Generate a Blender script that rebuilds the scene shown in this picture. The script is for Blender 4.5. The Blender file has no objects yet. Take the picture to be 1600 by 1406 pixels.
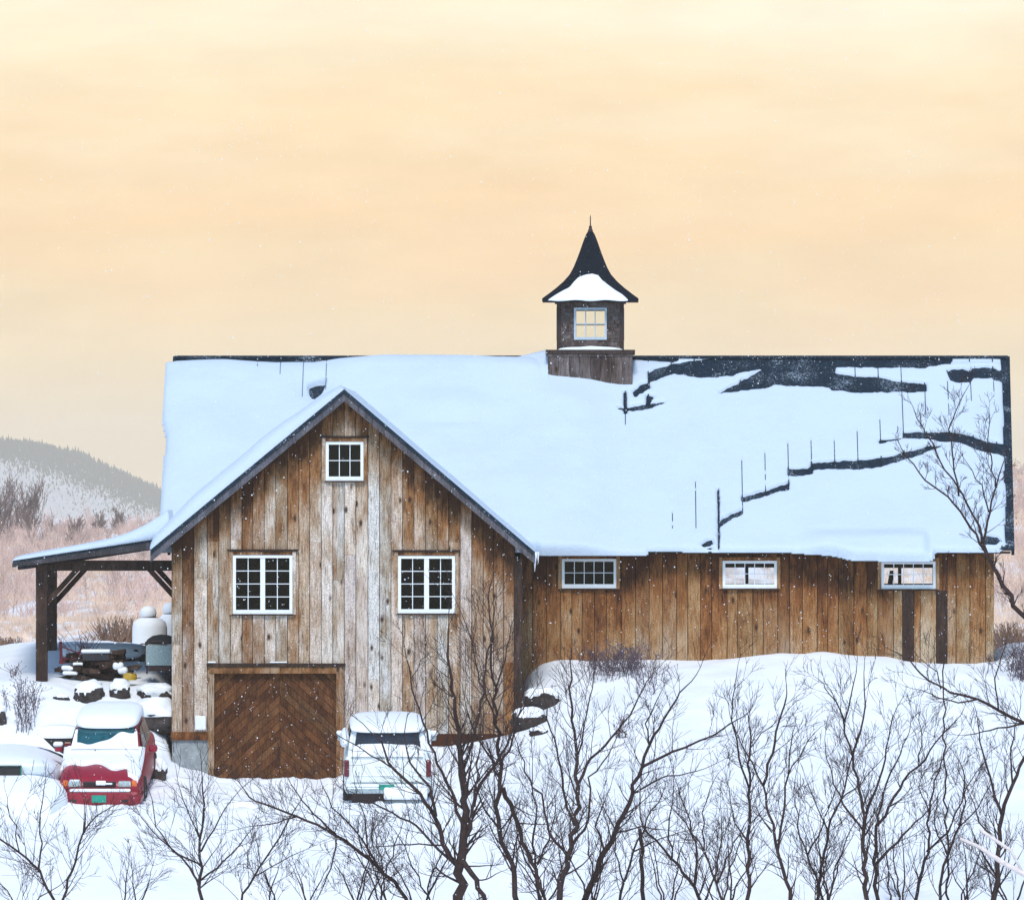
import bpy, bmesh, math, random
import numpy as np
from mathutils import Vector, Matrix
R = math.radians
scene = bpy.context.scene
COL = scene.collection

# ------------------------------------------------------------------ camera
D0, F = 200.0, 16000.0           # metres to the gable wall, focal length in photo pixels
VX, VY = 950.0, 800.0            # where the level view axis meets the photo
ZC = 5.3125                      # eye height above the garage threshold
cam_d = bpy.data.cameras.new('camera'); cam = bpy.data.objects.new('camera', cam_d); COL.objects.link(cam)
cam.location = (0, -D0, ZC); cam.rotation_euler = (R(90), 0, 0)
cam_d.sensor_width = 36; cam_d.lens = F/1600*36
cam_d.shift_x = (800-VX)/1600; cam_d.shift_y = (VY-703)/1600
cam_d.clip_start = 1; cam_d.clip_end = 60000
scene.camera = cam

# ------------------------------------------------------------------ light
SUN_EL, SUN_AZ = 50, 182         # azimuth clockwise from +Y: behind the viewer, to the right
world = bpy.data.worlds.new("World"); scene.world = world; world.use_nodes = True
wn, wl = world.node_tree.nodes, world.node_tree.links
wn.clear()
def wnode(t, **k):
    n = wn.new(t)
    for a, b in k.items(): setattr(n, a, b)
    return n
def lin(r, g, b):
    f = lambda c: (c/255/12.92 if c/255 <= .04045 else ((c/255+.055)/1.055)**2.4)
    return (f(r), f(g), f(b), 1)
out = wnode('ShaderNodeOutputWorld'); bg = wnode('ShaderNodeBackground')
sky = wnode('ShaderNodeTexSky', sky_type='NISHITA', sun_disc=False)
sky.sun_elevation = R(SUN_EL); sky.sun_rotation = R(SUN_AZ); sky.air_density = 1.3; sky.dust_density = .6; sky.ozone_density = 2.0
tc = wnode('ShaderNodeTexCoord'); sep = wnode('ShaderNodeSeparateXYZ')
wl.new(tc.outputs['Generated'], sep.inputs[0])
mr = wnode('ShaderNodeMapRange'); mr.inputs[1].default_value = 0; mr.inputs[2].default_value = .06
nz = wnode('ShaderNodeTexNoise'); nz.inputs['Scale'].default_value = 26; nz.inputs['Detail'].default_value = 5
mp = wnode('ShaderNodeMapping'); mp.inputs['Scale'].default_value = (1, 1, 5)
wl.new(tc.outputs['Generated'], mp.inputs[0]); wl.new(mp.outputs[0], nz.inputs['Vector'])
nm = wnode('ShaderNodeMath', operation='MULTIPLY_ADD'); nm.inputs[1].default_value = .030; nm.inputs[2].default_value = -.015
wl.new(nz.outputs[0], nm.inputs[0])
ad = wnode('ShaderNodeMath', operation='ADD'); wl.new(sep.outputs[2], ad.inputs[0]); wl.new(nm.outputs[0], ad.inputs[1])
wl.new(ad.outputs[0], mr.inputs[0])
rp = wnode('ShaderNodeValToRGB'); wl.new(mr.outputs[0], rp.inputs[0])
cr = rp.color_ramp
stops = [(0, lin(246,226,190)), (.12, lin(246,226,188)), (.22, lin(247,226,188)), (.33, lin(249,224,184)), (.46, lin(254,221,178)),
         (.58, lin(254,227,190)), (.72, lin(255,240,214)), (.9, lin(255,250,236))]
while len(cr.elements) < len(stops): cr.elements.new(.5)
for e, (p, c) in zip(cr.elements, stops): e.position = p; e.color = c
gain = wnode('ShaderNodeMixRGB', blend_type='MULTIPLY'); gain.inputs[0].default_value = 1
gain.inputs[2].default_value = (.80, .765, .655, 1); wl.new(rp.outputs[0], gain.inputs[1])
sk = wnode('ShaderNodeMixRGB', blend_type='MULTIPLY'); sk.inputs[0].default_value = 1
sk.inputs[2].default_value = (.086, .103, .115, 1); wl.new(sky.outputs[0], sk.inputs[1])
# the warm cloud bank stands low in the sky behind the barn (+Y); the rest is the clear cold sky
me = wnode('ShaderNodeMapRange', interpolation_type='SMOOTHSTEP'); me.inputs[1].default_value = .10; me.inputs[2].default_value = .38
me.inputs[3].default_value = 1; me.inputs[4].default_value = 0; wl.new(sep.outputs[2], me.inputs[0])
ma = wnode('ShaderNodeMapRange', interpolation_type='SMOOTHSTEP'); ma.inputs[1].default_value = -.1; ma.inputs[2].default_value = .7
wl.new(sep.outputs[1], ma.inputs[0])
mm = wnode('ShaderNodeMath', operation='MULTIPLY'); wl.new(me.outputs[0], mm.inputs[0]); wl.new(ma.outputs[0], mm.inputs[1])
nz2 = wnode('ShaderNodeTexNoise'); nz2.inputs['Scale'].default_value = 60; nz2.inputs['Detail'].default_value = 5; nz2.inputs['Roughness'].default_value = .55
mp2 = wnode('ShaderNodeMapping'); mp2.inputs['Scale'].default_value = (1, 1, 3.2); wl.new(tc.outputs['Generated'], mp2.inputs[0]); wl.new(mp2.outputs[0], nz2.inputs['Vector'])
rv = wnode('ShaderNodeValToRGB'); rv.color_ramp.elements[0].position = .36; rv.color_ramp.elements[0].color = (.955, .95, .955, 1); rv.color_ramp.elements[1].position = .66; rv.color_ramp.elements[1].color = (1.03, 1.035, 1.045, 1)
wl.new(nz2.outputs[0], rv.inputs[0]); cl = wnode('ShaderNodeMixRGB', blend_type='MULTIPLY'); cl.inputs[0].default_value = 1; wl.new(gain.outputs[0], cl.inputs[1]); wl.new(rv.outputs[0], cl.inputs[2]); gain = cl
mx = wnode('ShaderNodeMixRGB'); wl.new(mm.outputs[0], mx.inputs[0]); wl.new(sk.outputs[0], mx.inputs[1]); wl.new(gain.outputs[0], mx.inputs[2])
wl.new(mx.outputs[0], bg.inputs[0]); bg.inputs[1].default_value = 1.0; wl.new(bg.outputs[0], out.inputs[0])
SKY_GAIN = gain

sd = bpy.data.lights.new('sun', 'SUN'); sd.energy = 2.0; sd.angle = R(16); sd.color = (1, .95, .88)
sun = bpy.data.objects.new('sun', sd); COL.objects.link(sun)
sdir = Vector((math.sin(R(SUN_AZ))*math.cos(R(SUN_EL)), math.cos(R(SUN_AZ))*math.cos(R(SUN_EL)), math.sin(R(SUN_EL))))
sun.rotation_euler = sdir.to_track_quat('Z', 'Y').to_euler(); sun.location = (0, 0, 60)

vs = scene.view_settings
scene.display_settings.display_device = 'sRGB'
vs.view_transform = 'Standard'; vs.look = 'None'; vs.exposure = 0.44; vs.gamma = 1; vs.use_curve_mapping = False
try:
    scene.cycles.volume_bounces = 1; scene.cycles.max_bounces = 8; scene.cycles.transparent_max_bounces = 16
except Exception: pass

# ------------------------------------------------------------------ helpers
def at(px, py, Y):
    d = D0+Y
    return Vector(((px-VX)*d/F, Y, ZC+(VY-py)*d/F))
def aX(px, Y): return (px-VX)*(D0+Y)/F
def aZ(py, Y): return ZC+(VY-py)*(D0+Y)/F
def m_per_px(Y): return (D0+Y)/F
_rs = np.random.RandomState(7); _tab = _rs.rand(256, 256)
def vn(x, y, s=1.0, seed=0):
    """value noise in -1..1 (numpy arrays)"""
    x = np.asarray(x, float)*s+seed*17.31+500; y = np.asarray(y, float)*s+seed*9.77+500
    xi = np.floor(x).astype(int); yi = np.floor(y).astype(int); fx = x-xi; fy = y-yi
    fx = fx*fx*(3-2*fx); fy = fy*fy*(3-2*fy); T = lambda a, b: _tab[a % 256, b % 256]
    return 2*((T(xi, yi)*(1-fx)+T(xi+1, yi)*fx)*(1-fy)+(T(xi, yi+1)*(1-fx)+T(xi+1, yi+1)*fx)*fy)-1
def fbm(x, y, s, seed=0, o=3):
    a = 0; k = 1; n = 0
    for i in range(o): a = a+vn(x, y, s*2**i, seed+i)*k; n += k; k *= .5
    return a/n
def sstep(a, b, x):
    t = np.clip((np.asarray(x, float)-a)/(b-a), 0, 1); return t*t*(3-2*t)

class MB:
    """collects faces, builds ONE mesh object; optional float attributes per vertex"""
    def __init__(s): s.v = []; s.f = []; s.a = {}; s.m = []; s.smooth = False; s.mi = 0; s.cuts = []
    def cut(s): s.cuts.append(len(s.v))          # what follows is a piece of its own
    def add(s, vs, fs, **attr):
        b = len(s.v); s.v.extend([tuple(p) for p in vs]); s.f.extend([tuple(i+b for i in f) for f in fs]); s.m.extend([s.mi]*len(fs))
        for k in set(attr) | set(s.a):
            l = s.a.setdefault(k, []); l.extend([0.0]*(b-len(l)))
            val = attr.get(k, 0.0)
            l.extend(list(val) if hasattr(val, '__len__') else [val]*len(vs))
    def box(s, x0, x1, y0, y1, z0, z1, **attr):
        v = [(x0,y0,z0),(x1,y0,z0),(x1,y1,z0),(x0,y1,z0),(x0,y0,z1),(x1,y0,z1),(x1,y1,z1),(x0,y1,z1)]
        s.add(v, [(0,3,2,1),(4,5,6,7),(0,1,5,4),(1,2,6,5),(2,3,7,6),(3,0,4,7)], **attr)
    def prism(s, poly, y0, y1, **attr):
        """poly = [(x,z)...] extruded along Y"""
        n = len(poly); v = [(x, y0, z) for x, z in poly]+[(x, y1, z) for x, z in poly]
        fs = [tuple(range(n)), tuple(reversed(range(n, 2*n)))]+[(i, i+n, (i+1) % n+n, (i+1) % n) for i in range(n)]
        s.add(v, fs, **attr)
    def bar(s, p, q, w, h, **attr):
        """rectangular bar from p to q, w wide (sideways) and h high"""
        p, q = Vector(p), Vector(q); d = (q-p).normalized()
        up = Vector((0,0,1)) if abs(d.z) < .95 else Vector((0,1,0))
        a = d.cross(up).normalized(); b = a.cross(d)
        v = []
        for c in (p, q):
            for i, j in ((-1,-1),(1,-1),(1,1),(-1,1)): v.append(c+a*(i*w/2)+b*(j*h/2))
        s.add(v, [(0,3,2,1),(4,5,6,7),(0,1,5,4),(1,2,6,5),(2,3,7,6),(3,0,4,7)], **attr)
    def tube(s, pts, rad, n=5, **attr):
        pts = [Vector(p) for p in pts]; k = len(pts)
        if k < 2: return
        if not hasattr(rad, '__len__'): rad = [rad]*k
        v = []; ref = Vector((.31, .82, .47))
        for i, p in enumerate(pts):
            d = (pts[min(i+1, k-1)]-pts[max(i-1, 0)]).normalized()
            a = d.cross(ref)
            if a.length < .1: a = d.cross(Vector((1, 0, 0)))
            a.normalize(); b = d.cross(a)
            for j in range(n):
                t = 2*math.pi*j/n; v.append(p+(a*math.cos(t)+b*math.sin(t))*rad[i])
        fs = [(i*n+j, i*n+(j+1) % n, (i+1)*n+(j+1) % n, (i+1)*n+j) for i in range(k-1) for j in range(n)]
        fs += [tuple(reversed(range(n))), tuple(range((k-1)*n, k*n))]
        s.add(v, fs, **attr)
    def rbox(s, c, size, bev=.02, seg=2, rot=None, **attr):
        bm = bmesh.new(); bmesh.ops.create_cube(bm, size=1)
        for v in bm.verts: v.co = Vector((v.co.x*size[0], v.co.y*size[1], v.co.z*size[2]))
        bmesh.ops.bevel(bm, geom=bm.edges[:], offset=min(bev, min(size)*.45), segments=seg, affect='EDGES', profile=.5)
        M = Matrix.Translation(Vector(c)) @ (rot.to_4x4() if rot else Matrix.Identity(4))
        bm.verts.index_update()
        s.add([M @ v.co for v in bm.verts], [[v.index for v in f.verts] for f in bm.faces], **attr); bm.free()
    def hull(s, st, n=20, **attr):
        """st = [(y, halfwidth, zbottom, ztop, power, taper[, xoff])]: rounded cross-sections lofted along Y"""
        v = []
        for t in st:
            y, hw, zb, zt, pw, tp = t[:6]; xo = t[6] if len(t) > 6 else 0
            for j in range(n):
                a = 2*math.pi*(j+.5)/n; ca, sa = math.cos(a), math.sin(a)
                x = math.copysign(abs(ca)**(2/pw), ca)*hw; z = (zb+zt)/2+math.copysign(abs(sa)**(2/pw), sa)*(zt-zb)/2
                k = (z-zb)/max(zt-zb, 1e-6); v.append((xo+x*(1-tp*k), y, z))
        m = len(st)
        fs = [(i*n+j, i*n+(j+1) % n, (i+1)*n+(j+1) % n, (i+1)*n+j) for i in range(m-1) for j in range(n)]
        fs += [tuple(range(n)), tuple(reversed(range((m-1)*n, m*n)))]
        s.add(v, fs, **attr)
    def lathe(s, prof, cx, cy, cz, n=20, **attr):
        v = [(cx+r*math.cos(2*math.pi*j/n), cy+r*math.sin(2*math.pi*j/n), cz+z) for r, z in prof for j in range(n)]; m = len(prof)
        fs = [(i*n+j, i*n+(j+1) % n, (i+1)*n+(j+1) % n, (i+1)*n+j) for i in range(m-1) for j in range(n)]
        fs += [tuple(reversed(range(n))), tuple(range((m-1)*n, m*n))]
        s.add(v, fs, **attr)
    def build(s, name, mat, parent=None, smooth=None):
        if s.cuts:
            ed = [0]+[c for c in s.cuts if 0 < c < len(s.v)]+[len(s.v)]; first = None
            for k in s.a: s.a[k].extend([0.0]*(len(s.v)-len(s.a[k])))
            for a, b in zip(ed, ed[1:]):
                if b <= a: continue
                q = MB(); q.v = s.v[a:b]; q.f = [tuple(i-a for i in f) for f in s.f if a <= f[0] < b]; q.m = [0]*len(q.f); q.a = {k: l[a:b] for k, l in s.a.items()}
                o = q.build(name, mat, parent, smooth); first = first or o
            return first
        me_ = bpy.data.meshes.new(name); me_.from_pydata(s.v, [], s.f); me_.update()
        for k, l in s.a.items():
            l.extend([0.0]*(len(s.v)-len(l)))
            at_ = me_.attributes.new(k, 'FLOAT', 'POINT'); at_.data.foreach_set('value', l)
        mats = mat if isinstance(mat, (list, tuple)) else [mat]
        for m_ in mats: me_.materials.append(m_)
        if len(mats) > 1: me_.polygons.foreach_set('material_index', s.m)
        bm = bmesh.new(); bm.from_mesh(me_); bmesh.ops.recalc_face_normals(bm, faces=bm.faces[:]); bm.to_mesh(me_); bm.free()
        if smooth or s.smooth:
            me_.polygons.foreach_set('use_smooth', [True]*len(me_.polygons))
            if smooth and smooth is not True:
                try: me_.set_sharp_from_angle(angle=R(smooth))
                except Exception: pass
        o = bpy.data.objects.new(name, me_); COL.objects.link(o)
        if parent: o.parent = parent
        return o

def tag(o, label=None, cat=None, group=None, kind=None):
    if label: o['label'] = label
    if cat: o['category'] = cat
    if group: o['group'] = group
    if kind: o['kind'] = kind
    return o
def thing(name, label, cat, loc=(0,0,0), group=None):
    o = bpy.data.objects.new(name, None); COL.objects.link(o); o.location = loc; o.empty_display_size = .3
    return tag(o, label, cat, group)
def local(mb, loc, rotz=0):
    """shift a world-space MB into the local space of a thing at loc"""
    c, s_ = math.cos(-rotz), math.sin(-rotz)
    mb.v = [((x-loc[0])*c-(y-loc[1])*s_, (x-loc[0])*s_+(y-loc[1])*c, z-loc[2]) for x, y, z in mb.v]; return mb

# ------------------------------------------------------------------ materials
def mat(name):
    m = bpy.data.materials.new(name); m.use_nodes = True; nt = m.node_tree
    b = nt.nodes['Principled BSDF']; return m, nt, b
class NT:
    def __init__(s, nt): s.n = nt.nodes; s.l = nt.links
    def N(s, t, ins=None, **k):
        n = s.n.new(t)
        for a, b in k.items(): setattr(n, a, b)
        for a, b in (ins or {}).items():
            if isinstance(b, bpy.types.NodeSocket): s.l.new(b, n.inputs[a])
            else: n.inputs[a].default_value = b
        return n
    def coord(s, scale=(1,1,1)):
        t = s.N('ShaderNodeNewGeometry'); m = s.N('ShaderNodeMapping', {0: t.outputs['Position'], 'Scale': scale}); return m.outputs[0]
    def noise(s, vec, sc, det=4, rough=.6):
        return s.N('ShaderNodeTexNoise', {'Vector': vec, 'Scale': sc, 'Detail': det, 'Roughness': rough}).outputs[0]
    def ramp(s, f, stops, interp='LINEAR'):
        n = s.N('ShaderNodeValToRGB', {0: f}); r = n.color_ramp; r.interpolation = interp
        while len(r.elements) < len(stops): r.elements.new(.5)
        for e, (p, c) in zip(r.elements, stops): e.position = p; e.color = (*c, 1) if len(c) == 3 else c
        return n.outputs[0]
    def mix(s, f, a, b, mode='MIX'):
        n = s.N('ShaderNodeMixRGB', blend_type=mode)
        for i, x in ((0, f), (1, a), (2, b)):
            if isinstance(x, bpy.types.NodeSocket): s.l.new(x, n.inputs[i])
            else: n.inputs[i].default_value = (*x, 1) if (i and len(x) == 3) else x
        return n.outputs[0]
    def math(s, op, a, b=0.0, c=None):
        n = s.N('ShaderNodeMath', operation=op)
        for i, x in enumerate((a, b, c)):
            if x is None: continue
            if isinstance(x, bpy.types.NodeSocket): s.l.new(x, n.inputs[i])
            else: n.inputs[i].default_value = x
        return n.outputs[0]
    def attr(s, name): return s.N('ShaderNodeAttribute', attribute_name=name).outputs['Fac']
    def bump(s, h, dist, strength=1):
        return s.N('ShaderNodeBump', {'Height': h, 'Distance': dist, 'Strength': strength}).outputs[0]

def m_snow(name, col=(.86,.90,.95), bump=.03, sc=1.2):
    m, nt, b = mat(name); g = NT(nt); p = g.coord()
    n1 = g.noise(p, sc, 6, .55); n2 = g.noise(p, 18, 4, .6)
    c = g.mix(g.ramp(n1, [(.35, (0,0,0)), (.65, (1,1,1))]), tuple(x*.965 for x in col), col)
    nt.links.new(c, b.inputs['Base Color']); b.inputs['Roughness'].default_value = .75
    b.inputs['Specular IOR Level'].default_value = .25
    h = g.math('MULTIPLY_ADD', n2, .22, n1)
    nt.links.new(g.bump(h, bump), b.inputs['Normal'])
    return m
M = {}
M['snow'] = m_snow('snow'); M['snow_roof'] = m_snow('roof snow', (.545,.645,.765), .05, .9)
M['snow_small'] = m_snow('small snow', (.86,.90,.95), .006, 6)

def m_plain(name, col, rough=.6, metal=0.0, var=.25, sc=8, bump=0.0, spec=.5):
    m, nt, b = mat(name); g = NT(nt); p = g.coord()
    n = g.noise(p, sc, 5, .6)
    c = g.mix(g.ramp(n, [(.3, (0,0,0)), (.7, (1,1,1))]), tuple(x*(1-var) for x in col), tuple(min(1, x*(1+var)) for x in col))
    nt.links.new(c, b.inputs['Base Color']); b.inputs['Roughness'].default_value = rough; b.inputs['Metallic'].default_value = metal
    b.inputs['Specular IOR Level'].default_value = spec
    if bump: nt.links.new(g.bump(n, bump), b.inputs['Normal'])
    return m

def m_boards(name, brown_d, brown, grey, pale, rough=.85):
    """weathered planks: tone 0 brown .. 1 grey comes from the board, rnd is the board's own number"""
    m, nt, b = mat(name); g = NT(nt)
    tone = g.attr('tone'); rnd = g.attr('rnd'); geo = g.N('ShaderNodeNewGeometry')
    off = g.N('ShaderNodeCombineXYZ', {0: g.math('MULTIPLY', rnd, 37.0), 1: g.math('MULTIPLY', rnd, 11.0), 2: g.math('MULTIPLY', rnd, 53.0)})
    pos = g.N('ShaderNodeVectorMath', {0: geo.outputs['Position'], 1: off.outputs[0]}, operation='ADD').outputs[0]
    mp1 = g.N('ShaderNodeMapping', {0: pos, 'Scale': (1, 1, .09)}).outputs[0]
    mp2 = g.N('ShaderNodeMapping', {0: pos, 'Scale': (1, 1, .38)}).outputs[0]
    grain = g.noise(mp1, 42, 6, .7); blot = g.noise(mp2, 3.2, 4, .6); fine = g.noise(geo.outputs['Position'], 60, 3, .8)
    t = g.math('ADD', tone, g.math('MULTIPLY_ADD', blot, 1.5, -.75))
    t = g.math('ADD', t, g.math('MULTIPLY_ADD', grain, .5, -.25))
    c = g.ramp(t, [(0.0, brown_d), (.3, brown), (.62, grey), (1.0, pale)])
    # per-board tint and grain
    c = g.mix(1, c, g.ramp(rnd, [(0, (.78,.74,.76)), (.35, (1.0,.93,.86)), (.7, (1.0,1.0,1.0)), (1, (.86,.94,1.0))]), 'MULTIPLY')
    c = g.mix(1, c, g.ramp(grain, [(.33, (.38,.36,.38)), (.47, (.95,.95,.95)), (.8, (1.25,1.22,1.2))]), 'MULTIPLY')
    c = g.mix(1, c, g.ramp(fine, [(.34, (.48,.45,.52)), (.5, (1,1,1)), (.66, (1.55,1.42,1.36))]), 'MULTIPLY')
    # knots
    mp3 = g.N('ShaderNodeMapping', {0: pos, 'Scale': (1, 1, .5)}).outputs[0]
    vor = g.N('ShaderNodeTexVoronoi', {'Vector': mp3, 'Scale': 3.6}).outputs[0]
    c = g.mix(g.ramp(vor, [(.06, (1,1,1)), (.17, (0,0,0))]), c, (.045,.022,.012))
    nt.links.new(c, b.inputs['Base Color']); b.inputs['Roughness'].default_value = rough; b.inputs['Specular IOR Level'].default_value = .2
    nt.links.new(g.bump(grain, .004), b.inputs['Normal'])
    return m
M['siding'] = m_boards('weathered siding', (.066,.027,.011), (.24,.118,.046), (.38,.29,.205), (.64,.60,.55))
M['siding_brown'] = m_boards('brown siding', (.070,.025,.010), (.225,.095,.030), (.33,.19,.085), (.45,.36,.25))
M['door'] = m_boards('door planks', (.066,.025,.010), (.13,.055,.020), (.19,.088,.037), (.26,.145,.075))
M['timber'] = m_boards('dark timber', (.035,.022,.018), (.07,.045,.036), (.12,.09,.08), (.18,.15,.14))
M['fascia'] = m_boards('grey fascia', (.04,.042,.05), (.075,.078,.095), (.12,.125,.15), (.19,.20,.24))
M['cupola_wood'] = m_boards('cupola wood', (.05,.036,.034), (.10,.082,.078), (.17,.15,.15), (.27,.25,.25))
M['roof'] = m_plain('dark roof metal', (.008,.020,.036), .75, 0, .5, 14, spec=.15)
M['shingle'] = m_plain('dark shingles', (.007,.011,.018), .9, 0, .6, 30, .01, .15)
def _dust():
    nt = M['roof'].node_tree; g = NT(nt); b = nt.nodes['Principled BSDF']; c0 = b.inputs['Base Color'].links[0].from_socket
    n = g.noise(g.coord(), 30, 6, .8); n2 = g.noise(g.coord(), 2.0, 3, .5)
    nt.links.new(g.mix(g.ramp(g.math('MULTIPLY_ADD', n2, .35, n), [(.755, (0,0,0)), (.84, (.75,.75,.75))]), c0, (.5,.6,.72)), b.inputs['Base Color'])
_dust()
M['void'] = m_plain('dark backing', (.02,.014,.012), .95, 0, .2, 5, spec=.1)
M['white'] = m_plain('white painted frame', (.78,.82,.86), .5, 0, .05, 9)
M['concrete'] = m_plain('concrete', (.26,.29,.30), .9, 0, .3, 6, .01)
M['rock'] = m_plain('dark rock', (.055,.045,.042), .95, 0, .6, 5, .05, .2)
M['bark'] = m_plain('bark', (.042,.026,.025), .95, 0, .4, 9, .01, .15)
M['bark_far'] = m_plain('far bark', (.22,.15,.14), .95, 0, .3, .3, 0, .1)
M['brush'] = m_plain('dry brush', (.74,.50,.38), .95, 0, .5, .25, 0, .1)
M['weed'] = m_plain('dry weed', (.12,.09,.11), .95, 0, .4, 3, 0, .1)
M['conifer'] = m_plain('far conifer', (.030,.045,.038), .95, 0, .4, .01, 0, .1)
M['red'] = m_plain('red car paint', (.28,.008,.026), .38, 0, .18, 12)
M['van'] = m_plain('white car paint', (.76,.80,.81), .55, 0, .02, 8)
M['black'] = m_plain('black rubber', (.012,.012,.014), .7, 0, .3, 20)
M['trim'] = m_plain('dark trim', (.03,.012,.014), .5, 0, .3, 20)
M['chrome'] = m_plain('dull steel', (.42,.50,.53), .4, .6, .15, 20)
M['green'] = m_plain('green plate', (.01,.28,.20), .45, 0, .25, 40)
M['lens'] = m_plain('headlight lens', (.42,.50,.50), .15, .2, .35, 40)
M['amber'] = m_plain('amber lens', (.75,.16,.03), .3, 0, .2, 30)
M['redlens'] = m_plain('red lens', (.12,.010,.018), .3, 0, .3, 30)
M['carglass'] = m_plain('car glass', (.012,.075,.095), .12, 0, .5, 5)
M['carglass_d'] = m_plain('dark car glass', (.012,.02,.035), .15, 0, .5, 5)
M['rust'] = m_plain('rusty iron', (.05,.028,.03), .8, .2, .5, 30)
M['redwood'] = m_plain('red painted wood', (.16,.02,.035), .7, 0, .3, 20)
M['yellow'] = m_plain('yellow plastic', (.48,.31,.03), .5, 0, .3, 20)
M['grill'] = m_plain('galvanised sheet', (.30,.40,.42), .6, .2, .35, 40)
M['tank'] = m_plain('white tank paint', (.88,.86,.84), .5, 0, .08, 8)
M['frostlimb'] = m_plain('frosted limb', (.70,.62,.60), .85, 0, .15, 14)
M['ice'] = m_plain('ice', (.75,.80,.86), .2, 0, .05, 20)

def m_glass(name):
    m, nt, b = mat(name); g = NT(nt); nt.nodes.remove(b)
    o = nt.nodes['Material Output']
    tr = g.N('ShaderNodeBsdfTransparent', {0: (.97,.98,.98,1)}); gl = g.N('ShaderNodeBsdfGlossy', {0: (.8,.85,.9,1), 'Roughness': .08})
    mx_ = g.N('ShaderNodeMixShader', {0: .007, 1: tr.outputs[0], 2: gl.outputs[0]}); nt.links.new(mx_.outputs[0], o.inputs[0])
    return m
M['glass'] = m_glass('window glass')
# ------------------------------------------------------------------ ground
P = 3.5                                      # the long wing stands this far behind the gable front
ROWS = [  # Y, [(px, py) ...] : height of the snow seen in the photo at that distance
 (-6.5, [(-300,1262),(0,1258),(90,1262),(250,1262),(330,1275),(420,1290),(520,1254),(600,1252),(670,1250),(760,1245),(900,1225),(1100,1215),(1900,1215)]),
 (-4.0, [(-300,1235),(0,1236),(90,1240),(250,1236),(330,1248),(520,1248),(660,1225),(760,1205),(900,1180),(1100,1165),(1900,1165)]),
 (-1.0, [(-300,1185),(0,1186),(90,1190),(240,1196),(262,1200),(285,1196),(310,1200),(338,1218),(520,1222),(548,1212),(600,1195),(670,1164),(720,1156),(803,1140),(870,1118),(1000,1100),(1900,1100)]),
 (0.4, [(-300,1104),(0,1108),(90,1112),(180,1108),(240,1126),(262,1136),(268,1200),(300,1222),(790,1222),(803,1128),(870,1095),(1000,1075),(1300,1065),(1900,1070)]),
 (1.4, [(-300,1062),(0,1066),(52,1066),(90,1074),(140,1086),(170,1076),(230,1086),(262,1092),(275,1222),(790,1222),(806,1112),(830,1075),(900,1055),(1000,1052),(1300,1042),(1900,1048)]),
 (2.3, [(-300,1055),(0,1058),(52,1058),(120,1066),(200,1070),(262,1062),(275,1222),(790,1222),(808,1078),(830,1058),(870,1040),(1000,1040),(1200,1031),(1385,1028),(1420,1038),(1550,1044),(1900,1030)]),
 (3.35,[(-300,1050),(0,1052),(90,1054),(200,1056),(262,1052),(280,1150),(790,1150),(818,1052),(850,1031),(900,1029),(1000,1030),(1100,1025),(1200,1020),(1300,1018),(1385,1018),(1415,1028),(1480,1035),(1550,1033),(1600,1028),(1900,1020)]),
 (6.0, [(-300,1040),(0,1022),(60,1008),(100,1004),(200,1022),(262,1025),(280,1100),(1500,1100),(1560,1024),(1600,1018),(1900,1010)]),
 (9.0, [(-300,1036),(0,1012),(60,1002),(100,1001),(150,1003),(190,1006),(262,1012),(300,1080),(1500,1080),(1558,1010),(1575,1003),(1600,1001),(1900,1003)]),
 (16.0,[(-300,1050),(262,1048),(1550,1050),(1900,1040)]),
 (60.0,[(-300,1075),(1900,1075)]),
 (150.0,[(-300,1035),(262,1030),(1560,1030),(1900,1020)]),
 (300.0,[(-300,960),(262,965),(1560,945),(1900,930)]),
 (500.0,[(-300,905),(262,915),(1560,890),(1900,860)]),
 (800.0,[(-300,865),(262,870),(1500,850),(1590,800),(1900,760)]),
 (1200.0,[(-300,838),(262,838),(1500,830),(1590,750),(1900,700)]),
 (2500.0,[(-300,818),(1500,818),(1900,780)]),
 (9000.0,[(-300,808),(1900,808)]),
 (20000.0,[(-300,803),(1900,803)]),
]
_ry = np.array([r[0] for r in ROWS])
def _raw(X, Y):
    X = np.asarray(X, float); Y = np.asarray(Y, float)
    zs = []
    for (y, pr) in ROWS:
        px = VX+X*F/(D0+y)
        py = np.interp(px, [a for a, b in pr], [b for a, b in pr]); zs.append(ZC+(VY-py)*(D0+y)/F)
    zs = np.array(zs); i = np.clip(np.searchsorted(_ry, Y)-1, 0, len(ROWS)-2)
    y0, y1 = _ry[i], _ry[i+1]; t = np.clip((Y-y0)/(y1-y0), 0, 1)
    ii = np.indices(X.shape); idx = (i,)+tuple(ii)
    idx1 = (i+1,)+tuple(ii)
    z = zs[idx]*(1-t)+zs[idx1]*t
    # in front of the yard the bank falls away towards the viewer
    return np.where(Y < _ry[0], zs[0]+(Y-_ry[0])*np.where(Y > -40, .27, .27) if True else z, z)
CARVE = [(aX(96,-6), aX(236,-6), -5.9, -1.6, aZ(1253,-6)+.0, aZ(1253,-6)+.62), (aX(536,-6), aX(668,-6), -6.0, -1.9, aZ(1247,-6), aZ(1247,-6)+.36)]
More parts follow.
